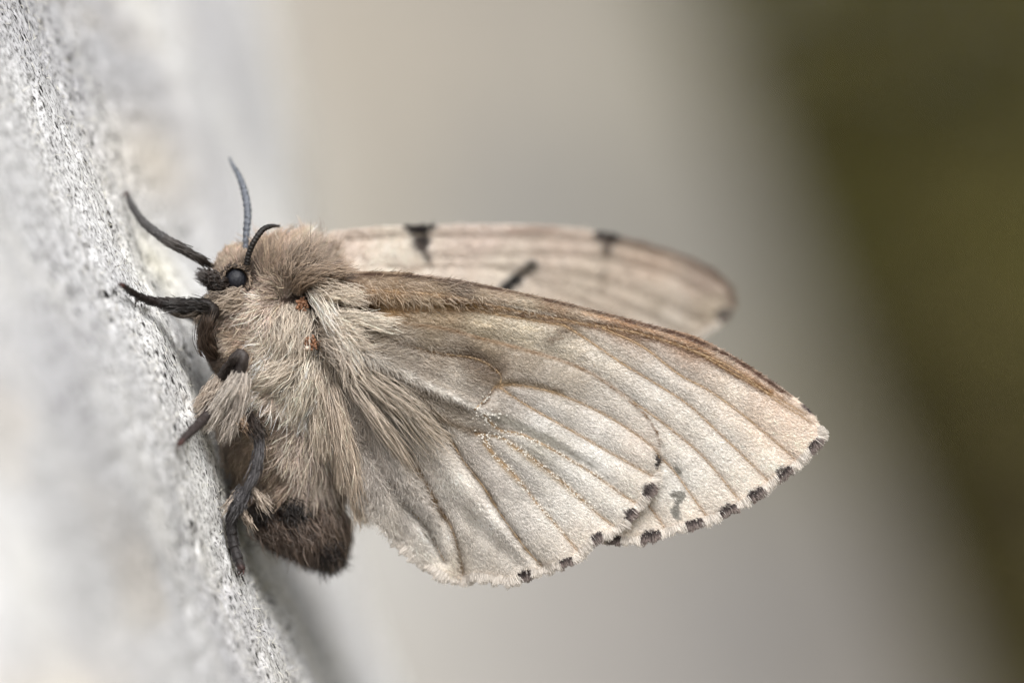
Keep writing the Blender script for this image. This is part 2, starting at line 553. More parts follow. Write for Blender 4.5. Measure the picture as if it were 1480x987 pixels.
def build_bush(cx, cy, rx, ry, height, nleaf, mat, label, seed):
    """world axes: a bush of leaves on stems, its foot on the ground"""
    g = np.random.default_rng(seed)
    zg = GROUND_Z
    root = bpy.data.objects.new('bush', None); COL.objects.link(root)
    root.location = (cx, cy, zg)
    root['label'] = label; root['category'] = 'bush'; root['group'] = 'bushes behind the trunks'
    ph = g.uniform(0, 2 * math.pi, nleaf); zz = g.beta(1.6, 1.3, nleaf)
    prof = np.sqrt(np.clip(1 - (np.abs(zz - 0.45) / 0.56) ** 2.4, 0.02, 1))
    rad = g.random(nleaf) ** 0.45
    lump = 0.8 + 0.4 * vnoise(ph * 2.2 + 5, zz * 6, seed)
    c = np.stack([rx * prof * rad * lump * np.cos(ph), ry * prof * rad * lump * np.sin(ph), zz * height], 1)
    L = g.uniform(3.0, 6.0, nleaf); W = L * g.uniform(0.4, 0.6, nleaf)
    d = g.normal(size=(nleaf, 3)); d[:, 2] -= 0.3; d /= np.linalg.norm(d, axis=1)[:, None]
    e = np.cross(d, g.normal(size=(nleaf, 3))); e /= np.linalg.norm(e, axis=1)[:, None]
    nrm = np.cross(d, e)
    v = np.stack([c - d * L[:, None] / 2, c + e * W[:, None] / 2 + nrm * 0.15 * W[:, None], c + d * L[:, None] / 2, c - e * W[:, None] / 2 + nrm * 0.15 * W[:, None]], 1).reshape(-1, 3)
    i = np.arange(nleaf) * 4
    faces = np.concatenate([np.stack([i, i + 1, i + 2], 1), np.stack([i, i + 2, i + 3], 1)])
    f = mesh_obj('foliage', v, faces, mat, root, smooth=False); f['kind'] = 'stuff'
    for k in range(7):
        a = g.uniform(0, 2 * math.pi); t = np.linspace(0, 1, 8)[:, None]
        p = np.hstack([t * rx * 0.55 * math.cos(a) + 3 * np.sin(t * 5 + k) * t, t * ry * 0.55 * math.sin(a), t * height * 0.75])
        vv, ff = tube(p, np.linspace(2.2, 0.5, 8), 8)
        mesh_obj('stem', vv, ff, M_TWIG, root)


GROUND_Z = -120.0
ML1 = leaf_mat('olive_leaves', (0.054, 0.060, 0.006), (0.112, 0.116, 0.013))
ML2 = leaf_mat('brown_olive_leaves', (0.080, 0.070, 0.020), (0.130, 0.110, 0.036))
for args in ((60, 330, 70, 45, 300, 11000, ML1, 'dark olive bush behind the right edge of the blurred trunk', 1),
             (160, 300, 60, 45, 240, 7000, ML1, 'olive bush standing farthest to the right of the others', 2),
             (15, 400, 60, 40, 250, 7000, ML2, 'brownish bush standing behind the dark olive bush', 3),
             (-110, 360, 80, 50, 290, 8000, ML1, 'olive bush hidden behind the two trunks on the left', 4),
             (28, 262, 22, 18, 150, 2600, ML2, 'low brownish bush in front of the dark olive bush', 5)):
    build_bush(*args)


def build_ground():
    r = np.concatenate([[0], 30 * 1.13 ** np.arange(70)])
    a = np.linspace(0, 2 * math.pi, 72, endpoint=False)
    Rr, A = np.meshgrid(r, a, indexing='ij')
    X = Rr * np.cos(A); Y = Rr * np.sin(A) + 100
    Z = GROUND_Z + 2.5 * (fbm(X * 0.02, Y * 0.02, 8, 4) - 0.5) * (Rr < 3000)
    m, nt, out = new_mat('forest_floor')
    tc = N(nt, 'ShaderNodeTexCoord')
    n1 = noise_node(nt, 0.08, 6, 0.7, tc.outputs['Object'])
    c = ramp(nt, n1.outputs['Fac'], [(0.3, (0.05, 0.038, 0.022)), (0.5, (0.10, 0.085, 0.045)), (0.7, (0.07, 0.085, 0.03))])
    b = N(nt, 'ShaderNodeBsdfPrincipled'); b.inputs['Roughness'].default_value = 0.95
    nt.links.new(c.outputs[0], b.inputs['Base Color']); nt.links.new(b.outputs[0], out.inputs[0])
    o = mesh_obj('ground', np.stack([X, Y, Z], -1).reshape(-1, 3), grid_faces(len(r), len(a), True), m)
    o['kind'] = 'structure'


build_ground()

# ------------------------------------------------------------------ the moth
MB = P(330, 620, 0.3)            # base: where it stands on the bark
moth = bpy.data.objects.new('moth', None)
COL.objects.link(moth)
place_top(moth, MB)
moth['label'] = 'furry grey-brown moth with pale raised wings clinging to the bark'
moth['category'] = 'moth'


def part(name, v, f, mat, parent=moth, col=None, smooth=True):
    return mesh_obj(name, v, f, mat, parent, MB, smooth, col)


# ---- body: one continuous surface
ELL = [  # px, py, depth, rx, ry, rdepth(px), tilt deg
    (343, 398, 0.20, 33, 34, 34, 0), (352, 420, 0.24, 36, 34, 44, 0),
    (402, 410, 0.30, 58, 52, 66, 20), (432, 392, 0.34, 42, 40, 60, 0),
    (385, 455, 0.30, 72, 60, 74, 0), (372, 505, 0.30, 66, 58, 72, 0),
    (440, 465, 0.26, 40, 60, 56, 0), (445, 520, 0.30, 40, 60, 62, 0),
    (400, 570, 0.34, 68, 70, 72, 0), (405, 640, 0.38, 72, 70, 70, 0), (414, 700, 0.43, 74, 66, 68, 0),
    (426, 737, 0.46, 71, 50, 62, 16), (446, 758, 0.48, 56, 42, 54, 22), (468, 778, 0.49, 32, 32, 38, 22),
]


def build_body():
    bm = bmesh.new()
    for (x, y, Y, rx, ry, rd, a) in ELL:
        M = Matrix.Translation(Vector(P(x, y, Y) - MB)) @ Matrix.Rotation(math.radians(a), 4, 'Y') @ Matrix.Diagonal((rx / PX, rd / PX, ry / PX, 1))
        bmesh.ops.create_icosphere(bm, subdivisions=4, radius=1.0, matrix=M)
    me = bpy.data.meshes.new('body_raw'); bm.to_mesh(me); bm.free()
    o = bpy.data.objects.new('body_raw', me); COL.objects.link(o)
    r = o.modifiers.new('r', 'REMESH'); r.mode = 'VOXEL'; r.voxel_size = 0.016
    s = o.modifiers.new('s', 'SMOOTH'); s.factor = 0.5; s.iterations = 26
    dg = bpy.context.evaluated_depsgraph_get()
    m2 = bpy.data.meshes.new_from_object(o.evaluated_get(dg))
    bpy.data.objects.remove(o); bpy.data.meshes.remove(me)
    m2.name = 'body'
    m2.materials.clear(); m2.materials.append(M_BODY)
    m2.polygons.foreach_set('use_smooth', np.ones(len(m2.polygons), bool))
    b = bpy.data.objects.new('body', m2); link(b, moth)
    return b


body = build_body()

# groom guides on the body: px, py, dir x, dir y (picture, y down), length px, lift, colour, curl
LB = (198, 186, 175); LT = (180, 163, 146); GB = (152, 139, 127); DB = (118, 104, 93); WH = (224, 216, 206)
TN = (148, 131, 114); BK = (38, 30, 26); DK = (66, 52, 44); PK = (112, 97, 89)
G = [
    (315, 375, -.5, -.8, 20, .7, LT, .5), (335, 360, -.2, -1, 22, .7, LT, .5), (350, 362, .2, -1, 22, .7, LT, .4), (303, 392, -.8, -.3, 12, .5, LB, .4),
    (325, 395, -.6, -.2, 10, .3, LT, .5), (365, 385, .2, -.8, 14, .4, DK, .4), (368, 405, .3, .6, 12, .3, DK, .5),
    (300, 405, -.9, .1, 14, .3, BK, .2), (318, 412, -.9, .2, 14, .3, DK, .2), (312, 428, -.9, .4, 26, .4, GB, .3),
    (345, 432, -.8, .45, 26, .3, GB, .5), (300, 440, -.7, .6, 22, .5, LB, .3), (335, 448, -.9, .3, 28, .35, LB, .6),
    (378, 395, .1, -1, 42, .35, TN, .3), (388, 365, .2, -1, 38, .6, TN, .4), (405, 350, .2, -1, 30, .7, LT, .5), (425, 350, .4, -.9, 28, .7, LB, .5),
    (450, 360, .5, -.85, 34, .7, GB, .3), (470, 380, .8, -.6, 40, .6, GB, .2),
    (425, 395, .1, -.9, 24, .8, DB, .4), (445, 398, .5, -.7, 26, .8, DB, .4), (465, 402, .9, -.35, 34, .6, GB, .4), (415, 425, .1, -.7, 22, .7, GB, .5), (435, 375, .3, -.9, 26, .8, GB, .4),
    (400, 395, 0, -1, 30, .4, TN, .4), (395, 420, -.5, .3, 20, .4, GB, .8), (380, 435, -.4, .7, 26, .4, LB, .9),
    (420, 440, -.1, 1, 44, .3, GB, .4), (400, 450, -.2, 1, 44, .3, LB, .5), (435, 470, .1, 1, 44, .3, LB, .3), (410, 490, -.15, 1, 40, .35, WH, .5),
    (375, 465, -.5, .8, 32, .4, LB, .8), (350, 465, -.8, .4, 30, .4, TN, .9), (330, 480, -.9, .3, 26, .5, LB, .8), (310, 470, -.9, .1, 22, .6, TN, .6),
    (365, 495, -.5, .8, 26, .4, TN, .9), (345, 510, -.3, .6, 20, .4, TN, .8), (320, 510, -.6, .5, 18, .5, DB, .9), (305, 525, -.6, .6, 16, .5, DB, .9),
    (390, 510, -.5, .85, 34, .4, WH, .7), (372, 530, -.6, .7, 26, .4, LB, .7), (340, 545, -.6, .6, 20, .4, TN, .6),
    (445, 515, -.4, .8, 46, .35, WH, .4), (425, 530, -.75, .6, 54, .35, WH, .4), (405, 550, -.8, .55, 46, .4, LB, .5), (440, 550, -.3, 1, 54, .4, WH, .4),
    (460, 555, .05, 1, 52, .4, WH, .3), (475, 560, .2, 1, 50, .4, LB, .3), (370, 565, -.6, .7, 26, .4, GB, .7),
    (390, 590, -.2, .9, 26, .4, TN, .8), (415, 600, -.3, .9, 28, .4, GB, .7), (360, 600, -.3, .9, 24, .4, GB, .7), (340, 610, -.4, .9, 22, .5, GB, .6),
    (445, 605, -.45, .9, 48, .4, LB, .4), (470, 620, -.1, 1, 50, .4, LB, .3), (430, 640, -.4, .9, 38, .35, LB, .6), (400, 640, .3, .7, 24, .4, TN, .9),
    (455, 670, -.1, 1, 44, .35, LB, .3), (480, 680, 0, 1, 40, .3, GB, .2), (490, 640, 0, 1, 30, .3, DB, .2),
    (375, 650, -.2, .8, 24, .4, TN, .7), (345, 655, -.3, .9, 26, .5, TN, .5), (325, 660, -.3, .9, 26, .6, LB, .4), (400, 685, 0, 1, 26, .4, TN, .6),
    (385, 712, 0, 1, 24, .4, TN, .5), (415, 708, -.1, 1, 26, .4, TN, .4), (360, 700, -.2, 1, 24, .5, TN, .4), (440, 710, 0, 1, 34, .3, GB, .3), (470, 720, 0, 1, 34, .3, DB, .3),
    (395, 728, 0, 1, 20, .4, BK, .2), (415, 730, .1, 1, 20, .4, BK, .2), (430, 738, 0, 1, 22, .4, BK, .2), (370, 728, -.1, 1, 20, .4, BK, .2), (448, 742, .1, 1, 22, .3, DB, .3),
    (375, 765, .3, .9, 26, .5, DK, .4), (350, 745, -.1, 1, 16, .5, BK, .3), (400, 770, .1, .9, 34, .5, DK, .5), (412, 757, .1, .9, 26, .5, PK, .5), (462, 752, .15, 1, 28, .4, GB, .3), (385, 700, -.1, 1, 22, .4, DB, .5), (430, 715, 0, 1, 24, .4, DB, .4), (425, 772, .1, .9, 34, .5, PK, .5), (450, 765, .1, 1, 28, .4, DK, .3),
    (475, 755, .2, 1, 26, .4, PK, .2), (490, 765, .1, 1, 22, .4, DB, .2), (400, 790, .3, .9, 28, .5, BK, .3), (440, 795, .3, .9, 30, .5, BK, .3), (470, 795, .2, 1, 30, .4, BK, .2), (355, 770, .2, .9, 14, .5, BK, .3),
]


def fur(name, parent, co, nr, n_strand, K=8, sel=None, lenk=1.0, radk=1.0, clump=0.7, cell=16, seed=1, radius=0.0022, gain=1.0):
    g = np.random.default_rng(seed)
    gx = np.array([q[0] for q in G], float); gy = np.array([q[1] for q in G], float)
    gd = np.array([[q[2], q[3]] for q in G], float); gd /= np.linalg.norm(gd, axis=1)[:, None]
    gl = np.array([q[4] for q in G], float); gf = np.array([q[5] for q in G], float)
    gc = np.array([lin(q[6]) for q in G]); gk = np.array([q[7] for q in G], float)

    def field(co, nr, jit):
        k = DIST / (DIST + co[:, 1])
        px = co[:, 0] * k * PX + 740; py = 493.5 - co[:, 2] * k * PX
        w = 1.0 / (((px[:, None] - gx) ** 2 + (py[:, None] - gy) ** 2) + 60.0) ** 1.9
        w /= w.sum(1)[:, None]
        d = w @ gd; L = w @ gl / PX; lift = w @ gf; C = w @ gc; curl = w @ gk
        d3 = np.stack([d[:, 0], 0 * d[:, 0], -d[:, 1]], 1)
        n = len(px)
        # hair lies in wandering locks
        ang = (fbm(px / 22, py / 22, 5, 2) - 0.5) * 2.4 * (0.4 + curl) + g.normal(0, jit, n) * (1 + curl)
        ca, sa = np.cos(ang), np.sin(ang)
        d3 = np.stack([d3[:, 0] * ca - d3[:, 2] * sa, d3[:, 1], d3[:, 0] * sa + d3[:, 2] * ca], 1)
        tan = d3 - nr * (d3 * nr).sum(1)[:, None]
        tan /= np.linalg.norm(tan, axis=1)[:, None] + 1e-6
        t = tan * (1 - 0.35 * lift)[:, None] + nr * lift[:, None]
        t /= np.linalg.norm(t, axis=1)[:, None]
        return t, tan, L, C, curl, px, py
    tg, tan, L, C, curl, px, py = field(co, nr, 0.28)
    n = len(co)
    L = L * lenk * g.uniform(0.65, 1.25, n)
    t = np.linspace(0, 1, K)
    # droop: start along lift direction, then follow the lie of the coat
    pts = co[:, None] - nr[:, None] * 0.006
    dirs = tg[:, None] * (1 - t[None, :, None] * 0.6) + tan[:, None] * (t[None, :, None] * 0.6)
    step = (L / (K - 1))[:, None, None] * dirs
    pts = pts + np.concatenate([np.zeros((n, 1, 3)), np.cumsum(step[:, :-1], axis=1)], axis=1)
    # clump to nearest lock leader
    nl = max(30, int(n / cell))
    lead = g.choice(n, nl, replace=False)
    kd = KDTree(nl)
    for i, j in enumerate(lead): kd.insert(Vector(co[j]), i)
    kd.balance()
    near = np.array([kd.find(Vector(c))[1] for c in co])
    lp = pts[lead][near]
    cf = clump * (t ** 1.3)[None, :, None] * g.uniform(0.5, 1.0, (n, 1, 1))
    pts = pts * (1 - cf) + lp * cf
    # waves
    side = np.cross(tan, nr)
    ph = g.uniform(0, 6.28, (n, 1)) * 0.5 + near[:, None] * 1.7
    fr = g.uniform(3.0, 5.5, (n, 1))
    wv = np.sin(ph + fr * t[None]) - np.sin(ph)
    amp = (0.17 * curl * L)[:, None] * wv * t[None]
    pts = pts + side[:, None] * amp[..., None]
    wv2 = np.cos(ph * 1.3 + fr * t[None]) - np.cos(ph * 1.3)
    pts = pts + nr[:, None] * ((0.10 * curl * L)[:, None] * wv2 * t[None])[..., None]
    rad = radius * radk * g.uniform(0.7, 1.25, (n, 1)) * (1 - 0.78 * t[None] ** 1.5)
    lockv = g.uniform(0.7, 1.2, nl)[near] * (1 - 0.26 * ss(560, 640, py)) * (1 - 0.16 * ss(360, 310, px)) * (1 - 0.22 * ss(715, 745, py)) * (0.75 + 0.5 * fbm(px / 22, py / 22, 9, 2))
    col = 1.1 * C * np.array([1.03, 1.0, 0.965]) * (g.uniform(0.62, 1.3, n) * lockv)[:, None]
    col = col * (1 + g.normal(0, 0.03, (n, 3)))
    # a strand is a little darker at its root and paler at its tip
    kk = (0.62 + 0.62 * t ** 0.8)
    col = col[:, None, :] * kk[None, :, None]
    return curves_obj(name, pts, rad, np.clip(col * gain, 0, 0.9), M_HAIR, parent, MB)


def sample_surface(me, n, off, seed):
    g = np.random.default_rng(seed)
    nv = len(me.vertices)
    v = np.empty(nv * 3); me.vertices.foreach_get('co', v); v = v.reshape(-1, 3) + off
    me.calc_loop_triangles()
    tri = np.empty(len(me.loop_triangles) * 3, int); me.loop_triangles.foreach_get('vertices', tri); tri = tri.reshape(-1, 3)
    a, b, c = v[tri[:, 0]], v[tri[:, 1]], v[tri[:, 2]]
    cr = np.cross(b - a, c - a); ar = np.linalg.norm(cr, axis=1)
    nrm = cr / (ar[:, None] + 1e-12)
    # camera-facing skin gets most hairs
    wgt = ar * np.where(nrm[:, 1] < 0.35, 1.0, 0.35)
    idx = g.choice(len(tri), n, p=wgt / wgt.sum())
    r1 = np.sqrt(g.random(n)); r2 = g.random(n)
    p = a[idx] * (1 - r1)[:, None] + b[idx] * (r1 * (1 - r2))[:, None] + c[idx] * (r1 * r2)[:, None]
    vn = np.empty(nv * 3); me.vertices.foreach_get('normal', vn); vn = vn.reshape(-1, 3)
    nn = vn[tri[idx, 0]]
    return p, nn


co, nr = sample_surface(body.data, 105000, MB, 3)
kpx = co[:, 0] * DIST / (DIST + co[:, 1]) * PX + 740; kpy = 493.5 - co[:, 2] * DIST / (DIST + co[:, 1]) * PX
eye_zone = ((kpx - 341) ** 2 + (kpy - 404) ** 2 < 17 ** 2) & (co[:, 1] < 0.25)
joint_zone = (((kpx - 437) ** 2 / 11 ** 2 + (kpy - 440) ** 2 / 13 ** 2 < 1) | ((kpx - 450) ** 2 / 13 ** 2 + (kpy - 496) ** 2 / 11 ** 2 < 1)) & (co[:, 1] < 0.25)
keep = ~(eye_zone | joint_zone)
co, nr, kpx, kpy = co[keep], nr[keep], kpx[keep], kpy[keep]
hd = (kpx < 372) & (kpy < 425)
ab = (kpy > 575)
th_ = ~hd & ~ab
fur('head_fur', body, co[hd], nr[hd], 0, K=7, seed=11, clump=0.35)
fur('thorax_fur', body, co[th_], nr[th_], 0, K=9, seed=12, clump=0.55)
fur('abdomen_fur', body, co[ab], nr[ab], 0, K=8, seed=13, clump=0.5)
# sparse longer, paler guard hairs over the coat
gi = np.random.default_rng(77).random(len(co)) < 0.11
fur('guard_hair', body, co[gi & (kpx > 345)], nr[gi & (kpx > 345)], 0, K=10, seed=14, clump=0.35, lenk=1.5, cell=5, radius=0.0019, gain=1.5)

# ------------------------------------------------------------------ wings
def polydist(px, py, poly):
    """distance (px) from points to a polyline, and position along it 0..1"""
    poly = np.asarray(poly, float)
    best = np.full(px.shape, 1e9); tb = np.zeros(px.shape)
    seg = np.linalg.norm(np.diff(poly, axis=0), axis=1); cum = np.concatenate([[0], np.cumsum(seg)])
    for i in range(len(poly) - 1):
        a = poly[i]; d = poly[i + 1] - a; l2 = d @ d + 1e-9
        t = np.clip(((px - a[0]) * d[0] + (py - a[1]) * d[1]) / l2, 0, 1)
        q = np.hypot(px - a[0] - t * d[0], py - a[1] - t * d[1])
        m = q < best
        best = np.where(m, q, best); tb = np.where(m, (cum[i] + t * seg[i]) / cum[-1], tb)
    return best, tb


def idw(px, py, pts, p=1.6, soft=300.0):
    num = 0; den = 0
    for (x, y, c) in pts:
        w = 1.0 / ((px - x) ** 2 + (py - y) ** 2 + soft) ** p
        num = num + w[..., None] * np.array(lin(c)); den = den + w
    return num / den[..., None]


FW_COSTA = [(442, 410), (462, 400), (500, 394), (540, 392), (600, 395), (660, 403), (720, 415), (780, 428), (840, 442), (900, 458), (960, 473), (1010, 488), (1060, 514), (1110, 546), (1150, 575), (1173, 596), (1184, 612), (1187, 626)]
FW_REAR = [(442, 410), (452, 440), (470, 480), (520, 540), (620, 620), (740, 700), (830, 755), (870, 776), (890, 780), (925, 779), (960, 769), (1000, 757), (1040, 745), (1075, 726), (1105, 705), (1130, 688), (1155, 667), (1175, 646), (1184, 634), (1187, 626)]
FW_V = {
    'a': [(1000, 506), (1054, 530), (1098, 560), (1123, 580), (1153, 598), (1172, 611)],
    'b': [(870, 474), (927, 500), (981, 541), (1024, 564), (1074, 600), (1119, 637), (1153, 667)],
    'c': [(815, 470), (847, 490), (897, 524), (947, 554), (991, 582), (1017, 605), (1074, 659), (1115, 700)],
    'd': [(700, 489), (760, 506), (820, 524), (868, 548), (920, 584), (960, 613), (1009, 653), (1042, 690), (1072, 728)],
    'e': [(860, 580), (930, 640), (969, 675), (995, 710), (1023, 749)],
    'f': [(860, 650), (905, 690), (932, 724), (946, 742), (960, 762)],
    'k': [(520, 419), (580, 422), (640, 427), (700, 438), (760, 452), (850, 469), (920, 481), (1000, 506), (1060, 540), (1120, 573), (1165, 600)],
    'm': [(490, 436), (540, 443), (600, 446), (680, 448), (740, 458), (815, 470)],
}
FW_SPOT = [(1177, 643, 8, 9), (1133, 681, 11, 8), (1092, 712, 11, 7), (1053, 737, 13, 8), (1003, 757, 11, 7), (940, 772, 13, 7), (889, 780, 9, 6)]
HW_COSTA = [(468, 462), (478, 456), (520, 459), (580, 465), (640, 472), (700, 488), (740, 498), (800, 515), (850, 535), (890, 562), (925, 590), (945, 615), (954, 640), (956, 660), (951, 684)]
HW_REAR = [(468, 462), (466, 490), (470, 530), (482, 590), (496, 650), (508, 700), (528, 736), (548, 760), (572, 782), (600, 806), (632, 826), (665, 838), (690, 832), (735, 838), (765, 828), (800, 818), (832, 806), (848, 786), (866, 774), (895, 762), (912, 744), (930, 722), (942, 703), (951, 684)]
HW_V = {
    '1': [(715, 558), (745, 556), (800, 567), (860, 592), (905, 618), (945, 648), (955, 668)],
    '2': [(722, 560), (760, 585), (822, 620), (878, 652), (943, 688)],
    '3': [(700, 600), (722, 621), (750, 626), (790, 645), (850, 680), (900, 715), (924, 730)],
    '4': [(688, 626), (726, 633), (752, 650), (778, 668), (830, 711), (867, 745), (892, 763)],
    '5': [(700, 634), (712, 655), (733, 674), (752, 696), (778, 730), (806, 761), (838, 800)],
    '6': [(500, 512), (560, 552), (610, 595), (645, 628), (670, 666), (700, 705), (725, 745), (761, 794), (790, 824)],
    '7': [(490, 530), (540, 590), (585, 650), (614, 696), (634, 735), (652, 761), (664, 802), (670, 832)],
    '8': [(485, 550), (520, 620), (560, 690), (582, 725), (614, 759), (642, 810)],
    '9': [(490, 474), (525, 480), (562, 489), (600, 502), (640, 511), (690, 519), (722, 540), (722, 560)],
    'x': [(686, 592), (700, 578), (715, 559)],
}
HW_SPOT = [(950, 664, 5, 11), (934, 706, 8, 8), (909, 742, 9, 8), (864, 778, 10, 7), (818, 811, 8, 6), (757, 826, 9, 4)]
FOLD = [(505, 498), (560, 525), (600, 548), (650, 571), (690, 590), (715, 602)]          # bright ridge on the hindwing
VALLEY = [(560, 580), (600, 640), (650, 725), (700, 770), (750, 812)]


def vein_field(px, py, V, keys=None):
    d = np.full(px.shape, 1e9)
    for k, p in V.items():
        if keys and k not in keys: continue
        q, _ = polydist(px, py, catmull(p, 4 * len(p)))
        d = np.minimum(d, q)
    return d


def fw_depth(px, py):
    d = vein_field(px, py, FW_V)
    Y = 0.035 - 0.017 * (1 - np.exp(-(d / 13.0) ** 1.4))
    dc, _ = polydist(px, py, catmull(FW_COSTA, 60))
    Y = Y + 0.06 * np.exp(-dc / 7.0)                                   # costa rolls back
    Y = Y + 0.10 * ss(620, 450, px)                                    # towards the root
    Y = Y - 0.03 * np.exp(-((py - (420 + (px - 500) * 0.07)) / 12) ** 2) * ss(900, 500, px)
    Y = Y + 0.02 * (fbm(px / 70, py / 70, 61, 2) - 0.5)
    e = np.exp(-(((px - 500) / 34) ** 2 + ((py - 446) / 9) ** 2))      # hollow at the root
    return Y + 0.16 * e


def hw_depth(px, py):
    d = vein_field(px, py, HW_V)
    Y = -0.035 - 0.020 * (1 - np.exp(-(d / 12.0) ** 1.4))
    q = ((700 - px) * .75 + (py - 600) * .66) / 240
    Y = Y + 0.25 * ss(0.1, 1.15, q) * ss(520, 800, py)
    f, t = polydist(px, py, FOLD)
    Y = Y - 0.022 * np.exp(-(f / 9) ** 2)
    below = (py - (598 + (px - 700) * 0.57) > 0)
    v, _ = polydist(px, py, VALLEY)
    Y = Y + 0.026 * np.exp(-(v / 15) ** 2)
    r2, _ = polydist(px, py, [(620, 640), (660, 690), (705, 745), (770, 815)])
    Y = Y - 0.02 * np.exp(-(r2 / 12) ** 2)
    v6, _ = polydist(px, py, HW_V['6']); Y = Y + 0.015 * np.exp(-(v6 / 8) ** 2)
    v7, _ = polydist(px, py, HW_V['7']); Y = Y + 0.018 * np.exp(-(v7 / 12) ** 2)
    v8, _ = polydist(px, py, HW_V['8']); Y = Y + 0.015 * np.exp(-(v8 / 10) ** 2)
    # crinkles at the blurred hind margin
    Y = Y + 0.014 * np.sin((px + py * 0.3) / 9.0) * ss(690, 780, py) * ss(760, 640, px)
    Y = Y + 0.015 * (fbm(px / 60, py / 60, 71, 2) - 0.5)
    dc, _ = polydist(px, py, catmull(HW_COSTA, 60))
    Y = Y + 0.03 * np.exp(-dc / 6.0)
    Y = Y + 0.05 * ss(560, 470, px)
    return Y


FWC = [(480, 405, (126, 108, 92)), (540, 405, (158, 140, 120)), (600, 410, (164, 146, 126)), (660, 415, (138, 122, 108)), (720, 428, (166, 148, 128)), (800, 445, (150, 128, 106)),
       (900, 468, (160, 134, 112)), (1000, 492, (166, 138, 114)), (1080, 532, (188, 162, 140)), (1130, 570, (208, 186, 166)), (1150, 600, (218, 200, 182)),
       (560, 440, (152, 128, 98)), (640, 440, (156, 136, 108)), (620, 458, (176, 158, 132)), (700, 460, (190, 176, 150)), (760, 475, (200, 188, 165)), (800, 500, (202, 192, 174)),
       (505, 447, (92, 60, 32)), (870, 520, (208, 200, 188)), (950, 560, (208, 202, 194)), (900, 600, (208, 204, 198)), (1000, 600, (212, 205, 196)), (1060, 560, (216, 205, 192)),
       (1040, 650, (214, 208, 200)), (1120, 610, (222, 206, 190)), (1160, 640, (220, 204, 188)), (1100, 680, (220, 210, 198)), (980, 700, (212, 208, 202)), (1000, 740, (216, 206, 194)), (940, 760, (214, 204, 192)), (840, 700, (200, 192, 184)),
       (600, 600, (150, 138, 122))]
HWC = [(480, 470, (150, 136, 118)), (540, 475, (150, 136, 116)), (620, 485, (156, 142, 122)), (700, 505, (150, 136, 116)), (760, 520, (176, 162, 144)), (820, 545, (188, 176, 160)), (890, 580, (200, 192, 182)),
       (690, 525, (112, 98, 84)), (705, 545, (138, 122, 104)), (560, 510, (166, 153, 138)), (600, 530, (182, 170, 156)), (650, 550, (196, 186, 173)), (695, 572, (196, 185, 173)), (630, 515, (164, 150, 134)),
       (600, 570, (150, 138, 125)), (655, 592, (142, 132, 119)), (700, 612, (150, 142, 131)), (750, 575, (186, 177, 168)), (780, 610, (206, 202, 197)), (860, 620, (210, 204, 197)), (920, 640, (216, 206, 196)),
       (860, 660, (214, 211, 206)), (920, 700, (214, 206, 196)), (780, 650, (180, 174, 162)), (820, 690, (208, 204, 198)), (870, 730, (214, 208, 200)), (760, 690, (190, 184, 177)), (800, 740, (212, 207, 200)), (840, 780, (216, 206, 195)),
       (720, 690, (192, 184, 176)), (740, 760, (208, 202, 196)), (780, 800, (206, 198, 188)), (680, 650, (178, 168, 158)), (640, 640, (204, 195, 184)), (655, 690, (222, 216, 208)), (710, 752, (224, 218, 211)), (600, 620, (194, 184, 173)),  # pale ridge tones here are partly scale colour, partly painted light
       (560, 600, (176, 165, 153)), (600, 680, (200, 191, 181)), (540, 680, (198, 188, 179)), (560, 750, (208, 200, 190)), (620, 780, (214, 208, 200)), (660, 820, (214, 204, 190)), (520, 620, (158, 147, 136)), (700, 800, (190, 182, 172)), (600, 740, (186, 178, 170))]


def grain(C, px, py, rx, ry, far, seed):
    """fine streaks of darker and paler scales that run out from the wing root"""
    th = np.arctan2(py - ry, px - rx); rr = np.hypot(px - rx, py - ry)
    n = fbm(th * 95, rr / 34, seed, 3) - 0.5
    n2 = fbm(th * 260, rr / 12, seed + 5, 2) - 0.5
    a = 1 - 0.75 * ss(0.35 * far, far, rr)
    return C * (1 + 0.8 * n * a + 0.5 * n2 * a)[..., None]


def spots(C, px, py, S, col=(58, 48, 46)):
    for (x, y, rx, ry) in S:
        n = 0.75 * (fbm(px / 4, py / 4, int(x), 3) - 0.5) * 2
        w = 0.92 * ss(1.15, 0.6, np.hypot((px - x) / rx, (py - y) / ry) + n)
        C = C + (np.array(lin(col)) - C) * w[..., None]
    return C


